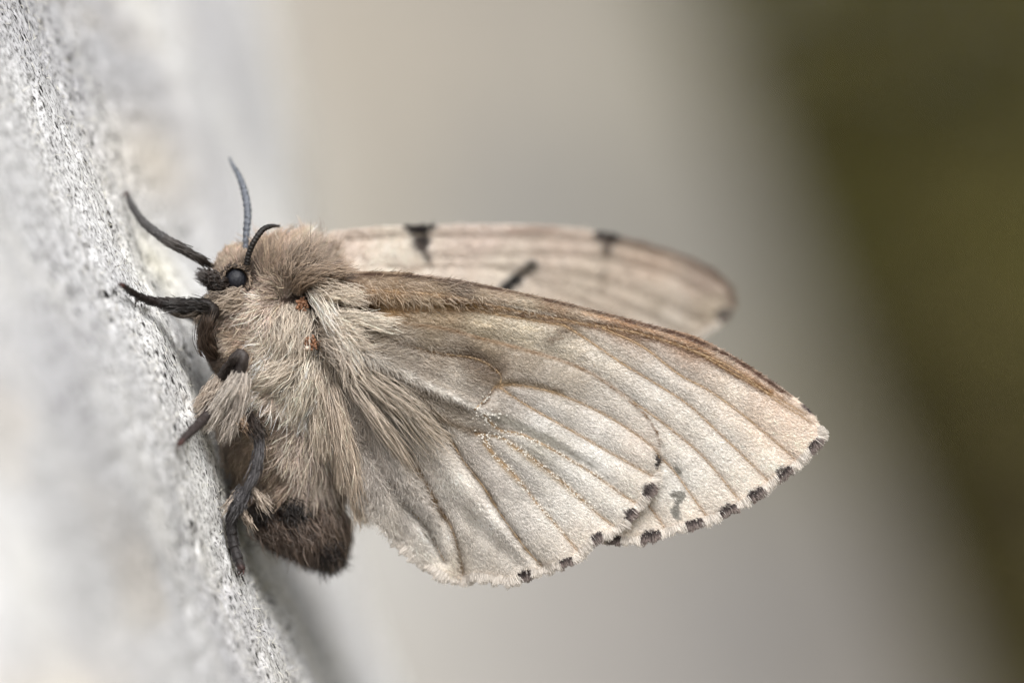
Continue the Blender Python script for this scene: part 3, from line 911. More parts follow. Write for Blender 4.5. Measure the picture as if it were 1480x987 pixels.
def fw_colour(px, py):
    C = grain(idw(px, py, FWC), px, py, 400, 405, 560, 101)
    L = lambda c: np.array(lin(c))
    def streak(poly, w, col, k, n=0.3):
        nonlocal C
        d, t = polydist(px, py, catmull(poly, 40))
        m = np.exp(-(d / w) ** 2) * k * np.clip(1 + n * 2 * (fbm(px / 14, py / 5, 81, 3) - 0.5) * 2, 0, 1.5)
        dk = 0.78 if sum(col) < 400 else 1.0
        C = C + (L(col) * dk - C) * np.clip(m * (1.15 if dk < 1 else 1), 0, 1)[..., None]
    streak([(455, 403), (500, 398), (560, 397), (640, 404), (720, 418), (800, 436), (880, 456), (960, 477), (1020, 498), (1080, 530), (1140, 572)], 3.4, (88, 68, 56), .8)
    streak([(600, 395), (720, 413), (840, 440), (960, 472)], 2.0, (214, 196, 180), .7)
    streak([(640, 432), (700, 441), (760, 454), (840, 468), (920, 482), (1000, 507), (1060, 540), (1110, 566)], 6.0, (100, 74, 54), .9)
    streak([(840, 452), (920, 472), (1000, 498), (1080, 542), (1130, 575)], 3.0, (190, 152, 112), .5)
    streak([(900, 463), (980, 484), (1060, 520), (1130, 566)], 2.5, (96, 70, 58), .7)
    streak([(650, 408), (672, 420)], 18, (112, 98, 88), .55)
    streak([(560, 448), (640, 440), (720, 447)], 5, (150, 118, 70), .5)
    streak([(640, 427), (720, 440), (800, 455)], 2.0, (214, 202, 186), .6)
    streak([(796, 490), (824, 474)], 14, (136, 121, 106), .6)
    streak([(478, 447), (500, 446), (530, 447)], 7.5, (52, 34, 20), .95)
    streak([(515, 447), (545, 450)], 6, (120, 84, 44), .7)
    streak([(1112, 545), (1128, 555)], 3.5, (86, 76, 84), .7)
    streak([(1160, 586), (1171, 595)], 3.2, (78, 66, 70), .9)
    d = vein_field(px, py, FW_V)
    C = C + (L((172, 140, 104)) - C) * (0.62 * np.exp(-(d / 2.6) ** 2))[..., None]
    C = C * (1 - 0.07 * np.exp(-(d / 7) ** 2))[..., None]
    dm, _ = polydist(px, py, catmull(FW_REAR, 90)); C = C + (L((226, 206, 188)) - C) * (0.5 * np.exp(-(dm / 10) ** 2) * (px > 850))[..., None]
    C = np.clip(neutral(C, 0.30) * 1.17, 0, .84)
    C = spots(C, px, py, FW_SPOT)
    # worn patch, scales rubbed off down to grey membrane
    n = fbm(px / 9, py / 9, 33, 3)
    for poly in ([(972, 714), (985, 715), (978, 726), (973, 738), (980, 748)], [(980, 680), (975, 676)]):
        dd, _ = polydist(px, py, poly)
        w = ss(6.5, 3.5, dd + 10 * (n - 0.5))
        C = C + (L((152, 149, 142)) - C) * w[..., None]
    return C


def hw_colour(px, py):
    C = grain(idw(px, py, HWC), px, py, 430, 450, 420, 111)
    L = lambda c: np.array(lin(c))
    def streak(poly, w, col, k, n=0.3):
        nonlocal C
        d, t = polydist(px, py, catmull(poly, 40))
        m = np.exp(-(d / w) ** 2) * k * np.clip(1 + n * 2 * (fbm(px / 14, py / 8, 82, 3) - 0.5) * 2, 0, 1.5)
        dk = 0.78 if sum(col) < 400 else 1.0
        C = C + (L(col) * dk - C) * np.clip(m * (1.15 if dk < 1 else 1), 0, 1)[..., None]
    streak([(x_, y_ + 3) for x_, y_ in HW_COSTA[1:-2]], 3.2, (134, 108, 80), .65)
    streak([(676, 514), (716, 534)], 16, (118, 103, 90), .6)
    streak([(585, 735), (622, 790)], 6, (226, 220, 214), .6); streak([(640, 745), (655, 790)], 5, (226, 220, 214), .5)  # highlights on the hind creases, painted into the colour
    streak(HW_V['9'][:-1], 3.0, (116, 92, 66), .75)
    streak([(690, 592), (700, 578), (714, 562)], 4.0, (112, 92, 72), .8)
    streak([(690, 590), (720, 598)], 5.0, (104, 90, 76), .7)
    streak([(720, 553), (760, 552), (810, 566)], 5.5, (122, 104, 76), .6)
    streak(FOLD, 4.5, (222, 216, 208), .75)  # light along the top of the fold, painted in
    streak([(520, 520), (570, 548), (620, 572), (680, 603)], 6, (112, 102, 90), .6)  # shade beneath the fold, painted in
    streak([(560, 548), (600, 575), (640, 605), (700, 628)], 6, (124, 106, 84), .6)
    streak(HW_V['6'][3:], 4.2, (128, 106, 80), .7)
    streak(HW_V['7'][2:], 5.0, (140, 116, 86), .7)
    streak(HW_V['8'][2:], 4.0, (138, 124, 106), .5)
    streak([(700, 640), (722, 668), (752, 698)], 4.0, (166, 140, 100), .7)
    streak([(735, 640), (790, 682), (840, 722)], 4.0, (170, 146, 108), .6)
    d = vein_field(px, py, HW_V, ('1', '2', '3', '4', '5'))
    C = C + (L((178, 146, 104)) - C) * (0.6 * np.exp(-(d / 2.6) ** 2))[..., None]
    # glassy strip where the scales are gone
    tri = [(712, 602), (745, 612), (800, 640), (850, 668), (885, 694)]
    dd, t = polydist(px, py, tri)
    n = fbm(px / 7, py / 7, 35, 3)
    w = ss(9 * 1.0, 4.0, dd + 8 * (n - 0.5) + 6 * ss(0.4, 1.0, t))
    C = C + (L((152, 147, 136)) - C) * (0.8 * w)[..., None]
    dm, _ = polydist(px, py, catmull(HW_REAR, 90)); C = C + (L((226, 208, 188)) - C) * (0.5 * np.exp(-(dm / 9) ** 2) * (px > 640))[..., None]
    C = np.clip(neutral(C, 0.30) * 1.17, 0, .84)
    C = spots(C, px, py, HW_SPOT)
    return C


def wing_sheet(costa, rear, depth, colour, nu, nv, thick=0.004):
    A = catmull(costa, nu); B = catmull(rear, nu)
    A[-1] = B[-1]; A[0] = B[0]
    t = np.linspace(0, 1, nv)
    px = A[:, None, 0] * (1 - t) + B[:, None, 0] * t
    py = A[:, None, 1] * (1 - t) + B[:, None, 1] * t
    # uneven, slightly scalloped edge
    Y = depth(px, py)
    V = P(px, py, Y); C = colour(px, py)
    V2 = V.copy(); V2[..., 1] += thick                       # upper side of the same membrane
    n = nu * nv
    f1 = grid_faces(nu, nv); f2 = f1[:, ::-1] + n
    rim = []
    for j in range(nv - 1): rim += [(j, j + 1, n + j + 1, n + j)]
    for i in range(nu - 1):
        rim += [((i + 1) * nv, i * nv, n + i * nv, n + (i + 1) * nv)]
        a = i * nv + nv - 1; b = a + nv
        rim += [(a, b, n + b, n + a)]
    faces = f1.tolist() + f2.tolist() + rim
    return np.concatenate([V.reshape(-1, 3), V2.reshape(-1, 3)]), faces, np.concatenate([C.reshape(-1, 3)] * 2)


def wing_veins(V, keys, depth, parent, mat, r0, r1, lift=0.004):
    for k in keys:
        p = catmull(V[k], 40)
        Y = depth(p[:, 0], p[:, 1]) - lift
        v, f = tube(P(p[:, 0], p[:, 1], Y), np.linspace(r0, r1, 40), 8, 0.25, hash(k) % 97 if False else ord(k))
        part('vein', v, f, mat, parent)


def surf_hairs(name, parent, depth, colour, inside, n, flow, length, r, lift=0.35, K=3, seed=5, bright=(0.7, 1.3), gain=1.0, weight=None, mat=None):
    g = np.random.default_rng(seed)
    bx0, by0, bx1, by1 = inside.min(0)[0], inside.min(0)[1], inside.max(0)[0], inside.max(0)[1]
    xs, ys = [], []
    got = 0
    while got < n:
        x = g.uniform(bx0, bx1, n * 2); y = g.uniform(by0, by1, n * 2)
        m = in_poly(x, y, inside)
        if weight is not None: m &= g.random(len(x)) < weight(x, y)
        xs.append(x[m]); ys.append(y[m]); got += m.sum()
    x = np.concatenate(xs)[:n]; y = np.concatenate(ys)[:n]
    d = flow(x, y); a = np.arctan2(d[:, 1], d[:, 0]) + g.normal(0, 0.33, n)
    L = length(x, y) * g.uniform(0.6, 1.3, n)
    Yb = depth(x, y)
    t = np.linspace(0, 1, K)
    curv = g.normal(0, 0.25, n)
    X = x[:, None] + L[:, None] * t * np.cos(a[:, None] + curv[:, None] * t); Yp = y[:, None] + L[:, None] * t * np.sin(a[:, None] + curv[:, None] * t)
    lf = (L / PX * lift * g.uniform(0.3, 1.3, n))
    D = Yb[:, None] + 0.001 - lf[:, None] * np.sin(t * 2.2)[None]
    pts = P(X, Yp, D)
    c = colour(x, y) * (g.uniform(*bright, n) * gain)[:, None]
    rad = r * g.uniform(0.7, 1.3, (n, 1)) * (1 - 0.6 * t[None])
    return curves_obj(name, pts, rad, np.clip(c, 0, 0.88), mat or M_SCALE, parent, MB)


def in_poly(x, y, poly):
    ins = np.zeros(len(x), bool); n = len(poly); j = n - 1
    for i in range(n):
        xi, yi = poly[i]; xj, yj = poly[j]
        c = ((yi > y) != (yj > y)) & (x < (xj - xi) * (y - yi) / (yj - yi + 1e-12) + xi)
        ins ^= c; j = i
    return ins


def fringe(name, parent, margin, depth, spotlist, n, L0, seed, side=1, zone=None):
    g = np.random.default_rng(seed)
    m = catmull(margin, 600)
    T = np.gradient(m, axis=0); T /= np.linalg.norm(T, axis=1)[:, None]
    Nn = np.stack([-T[:, 1], T[:, 0]], 1) * side
    i = g.integers(0, 600, n)
    x = m[i, 0] + g.normal(0, 1.0, n); y = m[i, 1] + g.normal(0, 1.0, n)
    back = g.uniform(0, 5, n)
    x -= Nn[i, 0] * back; y -= Nn[i, 1] * back
    tuft = vnoise(i / 6.0, i * 0.0, seed)
    L = L0 * (0.55 + 0.75 * tuft) * g.uniform(0.7, 1.15, n) + back * 0.6
    ang = (vnoise(i / 9.0, i * 0.0 + 3, seed + 1) - 0.5) * 0.9 + g.normal(0, 0.12, n)
    ca, sa = np.cos(ang), np.sin(ang)
    dx = Nn[i, 0] * ca - Nn[i, 1] * sa; dy = Nn[i, 0] * sa + Nn[i, 1] * ca
    t = np.linspace(0, 1, 4)
    X = x[:, None] + dx[:, None] * L[:, None] * t; Yy = y[:, None] + dy[:, None] * L[:, None] * t
    D = depth(x, y)[:, None] - 0.004 + g.normal(0, 0.006, (n, 1)) * t
    C = np.repeat((np.array(lin((226, 219, 211))) * g.uniform(0.75, 1.08, (n, 1)))[:, None], 4, 1)
    DG = np.array([lin((50, 42, 42)), lin((72, 62, 60)), lin((128, 115, 110)), lin((156, 144, 138))])
    for (sx, sy, rx, ry) in spotlist:
        w = np.hypot(x - sx, y - sy) < max(rx, ry) * 1.15 + g.normal(0, 1.2, n)
        w &= g.random(n) < 0.96
        C[w] = DG[None] * g.uniform(0.7, 1.25, (w.sum(), 1, 1))
    rad = 0.0034 * g.uniform(0.7, 1.2, (n, 1)) * (1 - 0.55 * t[None])
    return curves_obj(name, P(X, Yy, D), rad, np.clip(C, 0, .88), M_SCALE, parent, MB)


FW_POLY = np.vstack([catmull(FW_COSTA, 80), catmull(FW_REAR, 80)[::-1]])
HW_POLY = np.vstack([catmull(HW_COSTA, 80), catmull(HW_REAR, 80)[::-1]])


def fan_flow(rx, ry, sag=0.0):
    def f(x, y):
        d = np.stack([x - rx, y - ry], 1); d /= np.linalg.norm(d, axis=1)[:, None] + 1e-6
        return d
    return f


# near forewing
v, f, c = wing_sheet(FW_COSTA, FW_REAR, fw_depth, fw_colour, 420, 190)
fw = part('forewing', v, f, M_WING, moth, c)
fw['label'] = 'near forewing with dark dots along its fringed edge'
wing_veins(FW_V, 'abcdefkm', fw_depth, fw, M_VEIN, 0.0040, 0.0026, 0.0)
surf_hairs('wing_scales', fw, fw_depth, fw_colour, FW_POLY, 52000, fan_flow(380, 330), lambda x, y: 4.5 + 8 * ss(750, 500, x), 0.0018, 0.35, 3, 21, (0.82, 1.18), 1.04)
fringe('fringe', fw, FW_REAR[7:] + [(1185, 616)], fw_depth, FW_SPOT, 5600, 9, 31, 1)


def costal_flow(x, y):
    a = np.radians(62 - 40 * ss(480, 760, x) - 8 * ss(760, 1000, x))
    return np.stack([np.cos(a), np.sin(a)], 1)


CP = np.array([(460, 402), (540, 395), (660, 406), (800, 434), (960, 475), (1060, 516), (1060, 530), (960, 490), (800, 462), (640, 440), (540, 430), (470, 422)], float)
surf_hairs('costal_hair', fw, fw_depth, lambda x, y: fw_colour(x, y) * 0.65 + 0.35 * np.array(lin((220, 206, 188))), CP, 1500, costal_flow, lambda x, y: 18 - 12 * ss(520, 800, x), 0.0018, 0.35, 4, 22, (0.6, 1.35), 1.0)

# near hindwing, overlapping the forewing
v, f, c = wing_sheet(HW_COSTA, HW_REAR, hw_depth, hw_colour, 380, 260)
hw = part('hindwing', v, f, M_WING, moth, c)
hw['label'] = 'near hindwing with worn glassy strip and creased hind edge'
wing_veins(HW_V, '12345', hw_depth, hw, M_VEIN, 0.0040, 0.0026, 0.0)
wing_veins(HW_V, '6789x', hw_depth, hw, M_VEIN, 0.0045, 0.003, 0.001)
surf_hairs('wing_scales', hw, hw_depth, hw_colour, HW_POLY, 56000, fan_flow(420, 400), lambda x, y: 4.5 + 10 * ss(700, 520, x), 0.0018, 0.35, 3, 23, (0.82, 1.18), 1.04,
           weight=lambda x, y: 1 - 0.93 * ss(9, 5, polydist(x, y, [(712, 602), (745, 612), (800, 640), (850, 668), (885, 694)])[0]))
fringe('fringe', hw, HW_REAR[8:], hw_depth, HW_SPOT, 5000, 10, 33, 1)

# loose pale scales lying along the worn veins
g = np.random.default_rng(91); pl_ = []
for key, cnt in (('3', 90), ('4', 130), ('5', 80), ('x', 20)):
    q = catmull(HW_V[key], 200); i = g.integers(0, 170, cnt)
    pl_.append(q[i] + g.normal(0, 2.6, (cnt, 2)))
pl_.append(np.array([705, 600]) + g.normal(0, 1, (34, 2)) * [13, 5])
q = np.vstack(pl_); n = len(q); a = g.uniform(0, 3.14, n); t = np.linspace(-.5, .5, 3)
Lg = g.uniform(1.2, 3.0, n)
pts = P(q[:, :1] + Lg[:, None] * t * np.cos(a)[:, None], q[:, 1:] + Lg[:, None] * t * np.sin(a)[:, None], (hw_depth(q[:, 0], q[:, 1]) - 0.008)[:, None] + 0 * t)
curves_obj('loose_scales', pts, (0.0034 * g.uniform(.6, 1.2, (n, 1))) * (1 - 0 * t[None]), np.tile(lin((238, 234, 226)), (n, 1)), M_SCALE, hw, MB)

# long silky hair over the wing root
RP = np.array([(462, 470), (520, 470), (600, 485), (690, 505), (720, 540), (690, 580), (640, 640), (600, 640), (560, 600), (520, 580), (480, 520)], float)
surf_hairs('root_hair', hw, hw_depth, lambda x, y: hw_colour(x, y) * 0.6 + 0.4 * np.array(lin((198, 188, 176))), RP, 6500, fan_flow(440, 440), lambda x, y: 30 - 20 * ss(480, 640, x), 0.0018, 0.3, 5, 24, (0.55, 1.35), 1.0,
           weight=lambda x, y: ss(660, 450, x + (y - 500) * 0.3) ** 1.5 + 0.02)


# far forewing (its upper side shows) and far hindwing behind it
FF_COSTA = [(455, 372), (470, 340), (500, 332), (560, 327), (640, 325), (740, 325), (820, 329), (880, 338), (940, 354), (1000, 375), (1040, 397), (1058, 420), (1062, 436)]
FF_REAR = [(455, 372), (480, 430), (540, 500), (700, 560), (850, 560), (950, 530), (1000, 495), (1022, 479), (1042, 466), (1056, 450), (1062, 436)]
FF_V = {'a': [(500, 345), (640, 340), (780, 345), (880, 352), (960, 375), (1040, 410)], 'b': [(640, 372), (740, 368), (860, 372), (960, 395), (1050, 440)],
        'c': [(560, 385), (700, 385), (800, 392), (900, 415), (1010, 465)], 'd': [(700, 385), (800, 405), (900, 440), (985, 482)], 'e': [(760, 400), (850, 440), (930, 490)]}


def ff_depth(px, py):
    d = vein_field(px, py, FF_V)
    return 0.62 + 0.75 * ss(450, 1060, px) + 0.02 * np.exp(-d / 10) - 0.10 * ss(330, 480, py)


def ff_colour(px, py):
    C = idw(px, py, [(500, 350, (222, 210, 200)), (560, 375, (232, 224, 214)), (700, 345, (222, 210, 202)), (720, 380, (222, 214, 204)), (820, 350, (214, 202, 192)), (840, 400, (206, 196, 184)),
                     (940, 380, (196, 180, 166)), (940, 430, (204, 194, 182)), (1020, 400, (170, 154, 142)), (1030, 450, (184, 172, 156)), (960, 460, (208, 200, 190)), (700, 480, (190, 180, 168))])
    L = lambda c: np.array(lin(c))
    def streak(poly, w, col, k, wv=1.0):
        nonlocal C
        d, t = polydist(px, py, np.asarray(poly, float))
        C = C + (L(col) - C) * np.clip(ss(w * 1.25, w * 0.6, d + 3 * (fbm(px / 8, py / 8, 91, 2) - 0.5)) * k, 0, 1)[..., None]
    streak([(588, 326), (622, 326)], 8, (30, 26, 26), 1); streak([(602, 332), (607, 354)], 13, (42, 36, 35), .97); streak([(604, 352), (618, 374)], 6, (92, 80, 74), .8)
    streak([(724, 422), (752, 396), (768, 384)], 8.5, (22, 19, 17), 1)
    streak([(864, 341), (890, 344)], 8, (44, 36, 35), 1); streak([(877, 345), (875, 364)], 8, (70, 60, 56), .9); streak([(872, 362), (868, 420)], 7, (160, 146, 132), .5)
    streak([(900, 345), (960, 360), (1010, 380), (1044, 404), (1056, 425), (1059, 440)], 6, (104, 84, 72), .8)
    streak([(1040, 455), (1050, 452)], 9, (72, 66, 58), .85); streak([(950, 440), (944, 450)], 10, (160, 148, 132), .5); streak([(735, 335), (800, 330)], 7, (178, 156, 144), .5)
    streak([(620, 382), (600, 388), (580, 392)], 3, (160, 140, 122), .6)
    d = vein_field(px, py, FF_V)
    return C + (L((160, 146, 132)) - C) * (0.25 * np.exp(-(d / 3.2) ** 2))[..., None]


v, f, c = wing_sheet(FF_COSTA, FF_REAR, ff_depth, ff_colour, 260, 110)
ffw = part('forewing', v, f, M_WING, moth, c)
ffw['label'] = 'far forewing with black bars and blotches, out of focus'
wing_veins(FF_V, 'abcde', ff_depth, ffw, M_VEIN2, 0.005, 0.003)
fringe('fringe', ffw, FF_REAR[6:-1], ff_depth, [(1048, 456, 10, 10)], 700, 4, 35, 1)
surf_hairs('wing_scales', ffw, ff_depth, ff_colour, np.vstack([catmull(FF_COSTA, 60), catmull(FF_REAR, 60)[::-1]]), 14000, fan_flow(380, 330), lambda x, y: 8 + 0 * x, 0.0026, 0.35, 3, 27, (0.75, 1.25), 1.03)

FH_COSTA = [(470, 440), (540, 450), (640, 470), (740, 500), (820, 540), (860, 590), (865, 620)]
FH_REAR = [(470, 440), (490, 520), (530, 600), (600, 670), (680, 700), (760, 700), (820, 670), (865, 620)]
v, f, c = wing_sheet(FH_COSTA, FH_REAR, lambda x, y: 0.50 + 0.22 * ss(460, 860, x) + 0.02 * np.sin(x / 16 + y / 40), lambda x, y: idw(x, y, [(500, 500, (150, 138, 122)), (800, 620, (208, 200, 190)), (650, 600, (190, 180, 168))]), 80, 60)
part('hindwing', v, f, M_WING, moth, c)['label'] = 'far hindwing hidden behind the near wings'

# ------------------------------------------------------------------ tufts of long hair
def tuft(name, parent, path, w0, w1, n, col, seed, K=10, radius=0.0020, r0=(0.0, 0.7), len_=(0.15, 0.62), dspread=0.03, curl=2.2, lv=0.25, dens=2.0):
    """strands that start along the first part of a path and follow it; path rows: px, py, depth"""
    g = np.random.default_rng(seed)
    n = int(n * dens)
    p = catmull(path, 80)
    T = np.gradient(p[:, :2], axis=0); T /= np.linalg.norm(T, axis=1)[:, None] + 1e-9
    Nn = np.stack([-T[:, 1], T[:, 0]], 1)
    s0 = g.uniform(*r0, n); ln = g.uniform(*len_, n)
    t = np.linspace(0, 1, K)
    S = np.clip(s0[:, None] + ln[:, None] * t, 0, 1)
    over = np.clip(s0[:, None] + ln[:, None] * t - 1, 0, 1)
    lock = g.integers(0, max(3, n // 10), n)
    lo = g.normal(0, 1, lock.max() + 1)[lock] * 0.8
    o = lo[:, None] * (0.55 + 0.25 * t) + g.normal(0, 0.6, (n, 1)) * (1 - 0.35 * t) + g.normal(0, 0.35, (n, 1)) * t ** 2
    W = w0 + (w1 - w0) * S
    fi = S * 79; i0 = np.clip(fi.astype(int), 0, 78); fr = (fi - i0)[..., None]
    C0 = p[i0] * (1 - fr) + p[i0 + 1] * fr
    NN = Nn[i0]
    TT = T[i0]
    wav = curl * 1.2 * np.sin(t * g.uniform(2, 6, (n, 1)) + g.uniform(0, 6.28, (n, 1)))
    X = C0[..., 0] + NN[..., 0] * (o * W + wav) + TT[..., 0] * over * 80 * 1.0
    Y = C0[..., 1] + NN[..., 1] * (o * W + wav) + TT[..., 1] * over * 80 * 1.0
    D = C0[..., 2] + g.normal(0, dspread, (n, 1)) * (0.4 + t) - 0.02 * np.sin(t * 3)
    lc = g.uniform(1 - lv, 1 + lv, lock.max() + 1)[lock]
    cc = 1.06 * neutral(np.array(lin(col)), 0.3) * np.array([1.035, 1.0, 0.96]) * (g.uniform(0.6, 1.3, n) * lc)[:, None]
    cc = cc[:, None, :] * (0.7 + 0.45 * t)[None, :, None]
    rad = radius * g.uniform(0.7, 1.2, (n, 1)) * (1 - 0.75 * t[None] ** 2)
    return curves_obj(name, P(X, Y, D), rad, np.clip(cc, 0, .88), M_HAIR, parent, MB)


TF = [  # path, w0, w1, n, colour
    ([(474, 540, .04), (486, 580, .03), (500, 630, .06), (514, 690, .12), (524, 745, .22)], 5, 11, 750, (206, 188, 168)),
    ([(470, 545, .06), (484, 600, .06), (494, 650, .1), (498, 700, .16)], 5, 8, 420, (196, 178, 158)),
    ([(488, 520, .03), (520, 570, -.02), (556, 620, -.02), (588, 665, .04), (600, 695, .1)], 5, 7, 210, (196, 180, 162)),
    ([(495, 530, .03), (525, 585, .0), (545, 625, .04), (562, 665, .1)], 4, 6, 160, (180, 166, 152)),
    ([(492, 510, .02), (540, 550, -.04), (590, 590, -.06), (640, 640, -.03)], 8, 14, 260, (178, 164, 146)),
    ([(458, 520, .06), (462, 560, .06), (468, 600, .1), (466, 650, .14)], 9, 12, 700, (214, 198, 178)),
    ([(448, 512, .04), (440, 545, .03), (428, 580, .06), (418, 600, .1)], 9, 14, 620, (222, 210, 192)),
    ([(440, 505, .04), (415, 530, .02), (385, 552, .04), (365, 568, .1)], 7, 12, 600, (214, 200, 182)),
    ([(430, 440, .05), (425, 470, .02), (420, 500, .02), (412, 530, .06)], 16, 16, 900, (212, 198, 180)),
    ([(448, 405, .06), (462, 430, .02), (480, 462, -.02), (500, 495, -.05), (512, 520, -.05)], 6, 9, 650, (226, 216, 202)),
    ([(450, 418, .04), (470, 428, .0), (492, 428, .0), (515, 430, .02)], 6, 8, 110, (214, 200, 180)),
    ([(438, 410, .06), (455, 412, .02), (485, 420, .02), (520, 434, .03)], 7, 11, 180, (200, 184, 164)),
    ([(455, 470, .03), (480, 478, -.04), (505, 488, -.05), (528, 498, -.05)], 11, 16, 300, (206, 192, 174)),
    ([(458, 480, .03), (480, 495, -.04), (502, 518, -.06), (514, 546, -.04)], 9, 13, 320, (200, 186, 170)),
    ([(460, 462, .0), (485, 458, -.03), (520, 462, -.03), (570, 470, -.03)], 5, 9, 170, (214, 202, 184)),
    ([(425, 425, .05), (440, 405, .0), (465, 395, .0), (500, 394, .04)], 6, 7, 480, (150, 132, 114)),
    ([(425, 415, .06), (435, 400, .04), (450, 385, .06), (470, 370, .12)], 16, 22, 300, (150, 134, 118)),
    ([(452, 402, .08), (475, 402, .06), (500, 400, .06)], 3, 3, 240, (84, 68, 56)),
    ([(388, 742, .24), (402, 768, .23), (414, 790, .26)], 17, 18, 260, (96, 82, 73)),
    ([(424, 745, .23), (440, 775, .23), (452, 804, .27)], 17, 18, 260, (104, 90, 81)),
    ([(462, 735, .25), (474, 770, .26), (480, 806, .32)], 13, 13, 240, (112, 98, 88)),
    ([(372, 722, .22), (382, 742, .22), (392, 758, .24)], 14, 14, 200, (40, 32, 28)),
    ([(408, 720, .21), (424, 740, .21), (434, 762, .23)], 13, 12, 220, (34, 27, 24)),
    ([(466, 782, .26), (474, 798, .28), (480, 818, .33)], 12, 10, 240, (40, 32, 29)),
]
for i, (path, w0, w1, n, colr) in enumerate(TF):
    tuft('hair_tuft', body, path, w0, w1, n, colr, 200 + i)

# ------------------------------------------------------------------ eye, palps, antennae, joints
def sphere(c, r, seg=32, squash=(1, 1, 1)):
    th = np.linspace(0, math.pi, seg // 2 + 1); ph = np.linspace(0, 2 * math.pi, seg, endpoint=False)
    T, Ph = np.meshgrid(th, ph, indexing='ij')
    v = np.stack([np.sin(T) * np.cos(Ph) * squash[0], np.sin(T) * np.sin(Ph) * squash[1], np.cos(T) * squash[2]], -1).reshape(-1, 3) * r + c
    return v, grid_faces(len(th), seg, True).tolist()


for (x, y, Y) in ((341, 404, 0.108), (341, 402, 0.33)):
    v, f = sphere(P(x, y, Y), 16.0 / PX, 48, (0.96, 0.8, 1.0))
    part('eye', v, f, M_EYE)
# thin hairs that ring the near eye
g = np.random.default_rng(5); n = 420
a = g.uniform(0, 2 * math.pi, n); r0 = 16.5 + g.uniform(0, 2.5, n)
t = np.linspace(0, 1, 5)
aa = a[:, None] + t * g.normal(0.25, 0.3, (n, 1)); rr = r0[:, None] + t * g.uniform(1, 9, (n, 1))
pts = P(341 + rr * np.cos(aa), 404 + rr * np.sin(aa), 0.10 - 0.03 * np.sin(t * 3)[None] + 0 * rr)
cc = np.where((g.random(n) < 0.6)[:, None], np.array(lin((70, 60, 54))), np.array(lin((170, 150, 130))))
curves_obj('eye_lashes', pts, 0.0022 * (1 - .6 * t)[None] + 0 * rr, cc, M_HAIR, body, MB)

# palps: two short dark furry feelers in front of the eye
for dy, Y in ((0, .14), (3, .26)):
    p = catmull([(332, 416 + dy, Y), (316, 411 + dy, Y), (304, 403 + dy, Y), (298, 397 + dy, Y)], 16)
    v, f = tube(P(p[:, 0], p[:, 1], p[:, 2]), np.array([8, 9, 9.5, 9.5, 9, 9, 8.5, 8, 8, 7.5, 7, 6, 5.5, 5, 4, 2.5]) / PX, 12, .1)
    pl = part('palp', v, f, M_LEG, moth, np.tile(lin((44, 36, 32)), (len(v), 1)))
    tuft('fur', pl, [(332, 416 + dy, Y - .03), (316, 411 + dy, Y - .035), (302, 402 + dy, Y - .02), (294, 398 + dy, Y)], 7, 5, 420, (50, 42, 38), 301 + dy, r0=(0, .8), len_=(.2, .4), radius=.003)
tuft('chin_fur', body, [(360, 428, .1), (335, 434, .09), (310, 440, .12), (292, 452, .18)], 9, 9, 700, (184, 166, 146), 310)
tuft('chin_fur', body, [(330, 424, .1), (312, 430, .12), (298, 440, .16), (290, 462, .2)], 6, 5, 260, (110, 100, 90), 311)


def tube_px(path, rads, n=40, nseg=12, wob=0.12, seed=1):
    p = catmull(path, n)
    r = np.interp(np.linspace(0, 1, n), np.linspace(0, 1, len(rads)), rads) / PX
    v, f = tube(P(p[:, 0], p[:, 1], p[:, 2]), r, nseg, wob, seed)
    return v, f, p, r


def antenna(path, rads, col, barb, nb, seed, name='antenna'):
    v, f, p, r = tube_px(path, list(np.interp(np.linspace(0, 1, 140), np.linspace(0, 1, len(rads)), rads) * (1 + 0.09 * np.sign(np.sin(np.linspace(0, 1, 140) * 105)))), 140, 12, 0.05, seed)
    p = p[::2]; r = r[::2]
    # ringed segments
    o = part(name, v, f, M_LEG, moth, np.tile(lin(col), (len(v), 1)))
    g = np.random.default_rng(seed)
    i = g.integers(2, 67, nb)
    T = np.gradient(p[:, :2], axis=0); T /= np.linalg.norm(T, axis=1)[:, None]
    Nn = np.stack([-T[:, 1], T[:, 0]], 1)
    t = np.linspace(0, 1, 4)
    sd = np.where(g.random(nb) < 0.8, 1, -1)
    L = barb * g.uniform(0.6, 1.1, nb) * np.sin(np.clip(i / 69, .05, .97) * math.pi) ** 0.5
    rr = r[i] * PX * 0.6
    X = p[i, 0][:, None] + sd[:, None] * Nn[i, 0][:, None] * (rr[:, None] + L[:, None] * t) + T[i, 0][:, None] * L[:, None] * t * .5
    Y = p[i, 1][:, None] + sd[:, None] * Nn[i, 1][:, None] * (rr[:, None] + L[:, None] * t) + T[i, 1][:, None] * L[:, None] * t * .5
    D = p[i, 2][:, None] + g.normal(0, .01, (nb, 1)) * t
    curves_obj('barbs', P(X, Y, D), .0018 * (1 - .5 * t)[None] + 0 * X, np.tile(lin(col), (nb, 1)) * g.uniform(.7, 1.3, (nb, 1)), M_HAIR, o, MB)


antenna([(354, 368, .16), (356, 335, .17), (358, 308, .20), (354, 280, .26), (345, 254, .36), (336, 238, .46), (332, 228, .56)], [3.6, 4.4, 5.0, 5.2, 4.6, 3.6, 1.6], (92, 96, 104), 3.5, 500, 41)
antenna([(357, 382, .05), (360, 366, .03), (368, 348, .02), (380, 332, .05), (392, 327, .12), (404, 327, .22)], [4.6, 4.2, 4.2, 4.2, 3.6, 1.6], (24, 20, 18), 2.0, 160, 42)

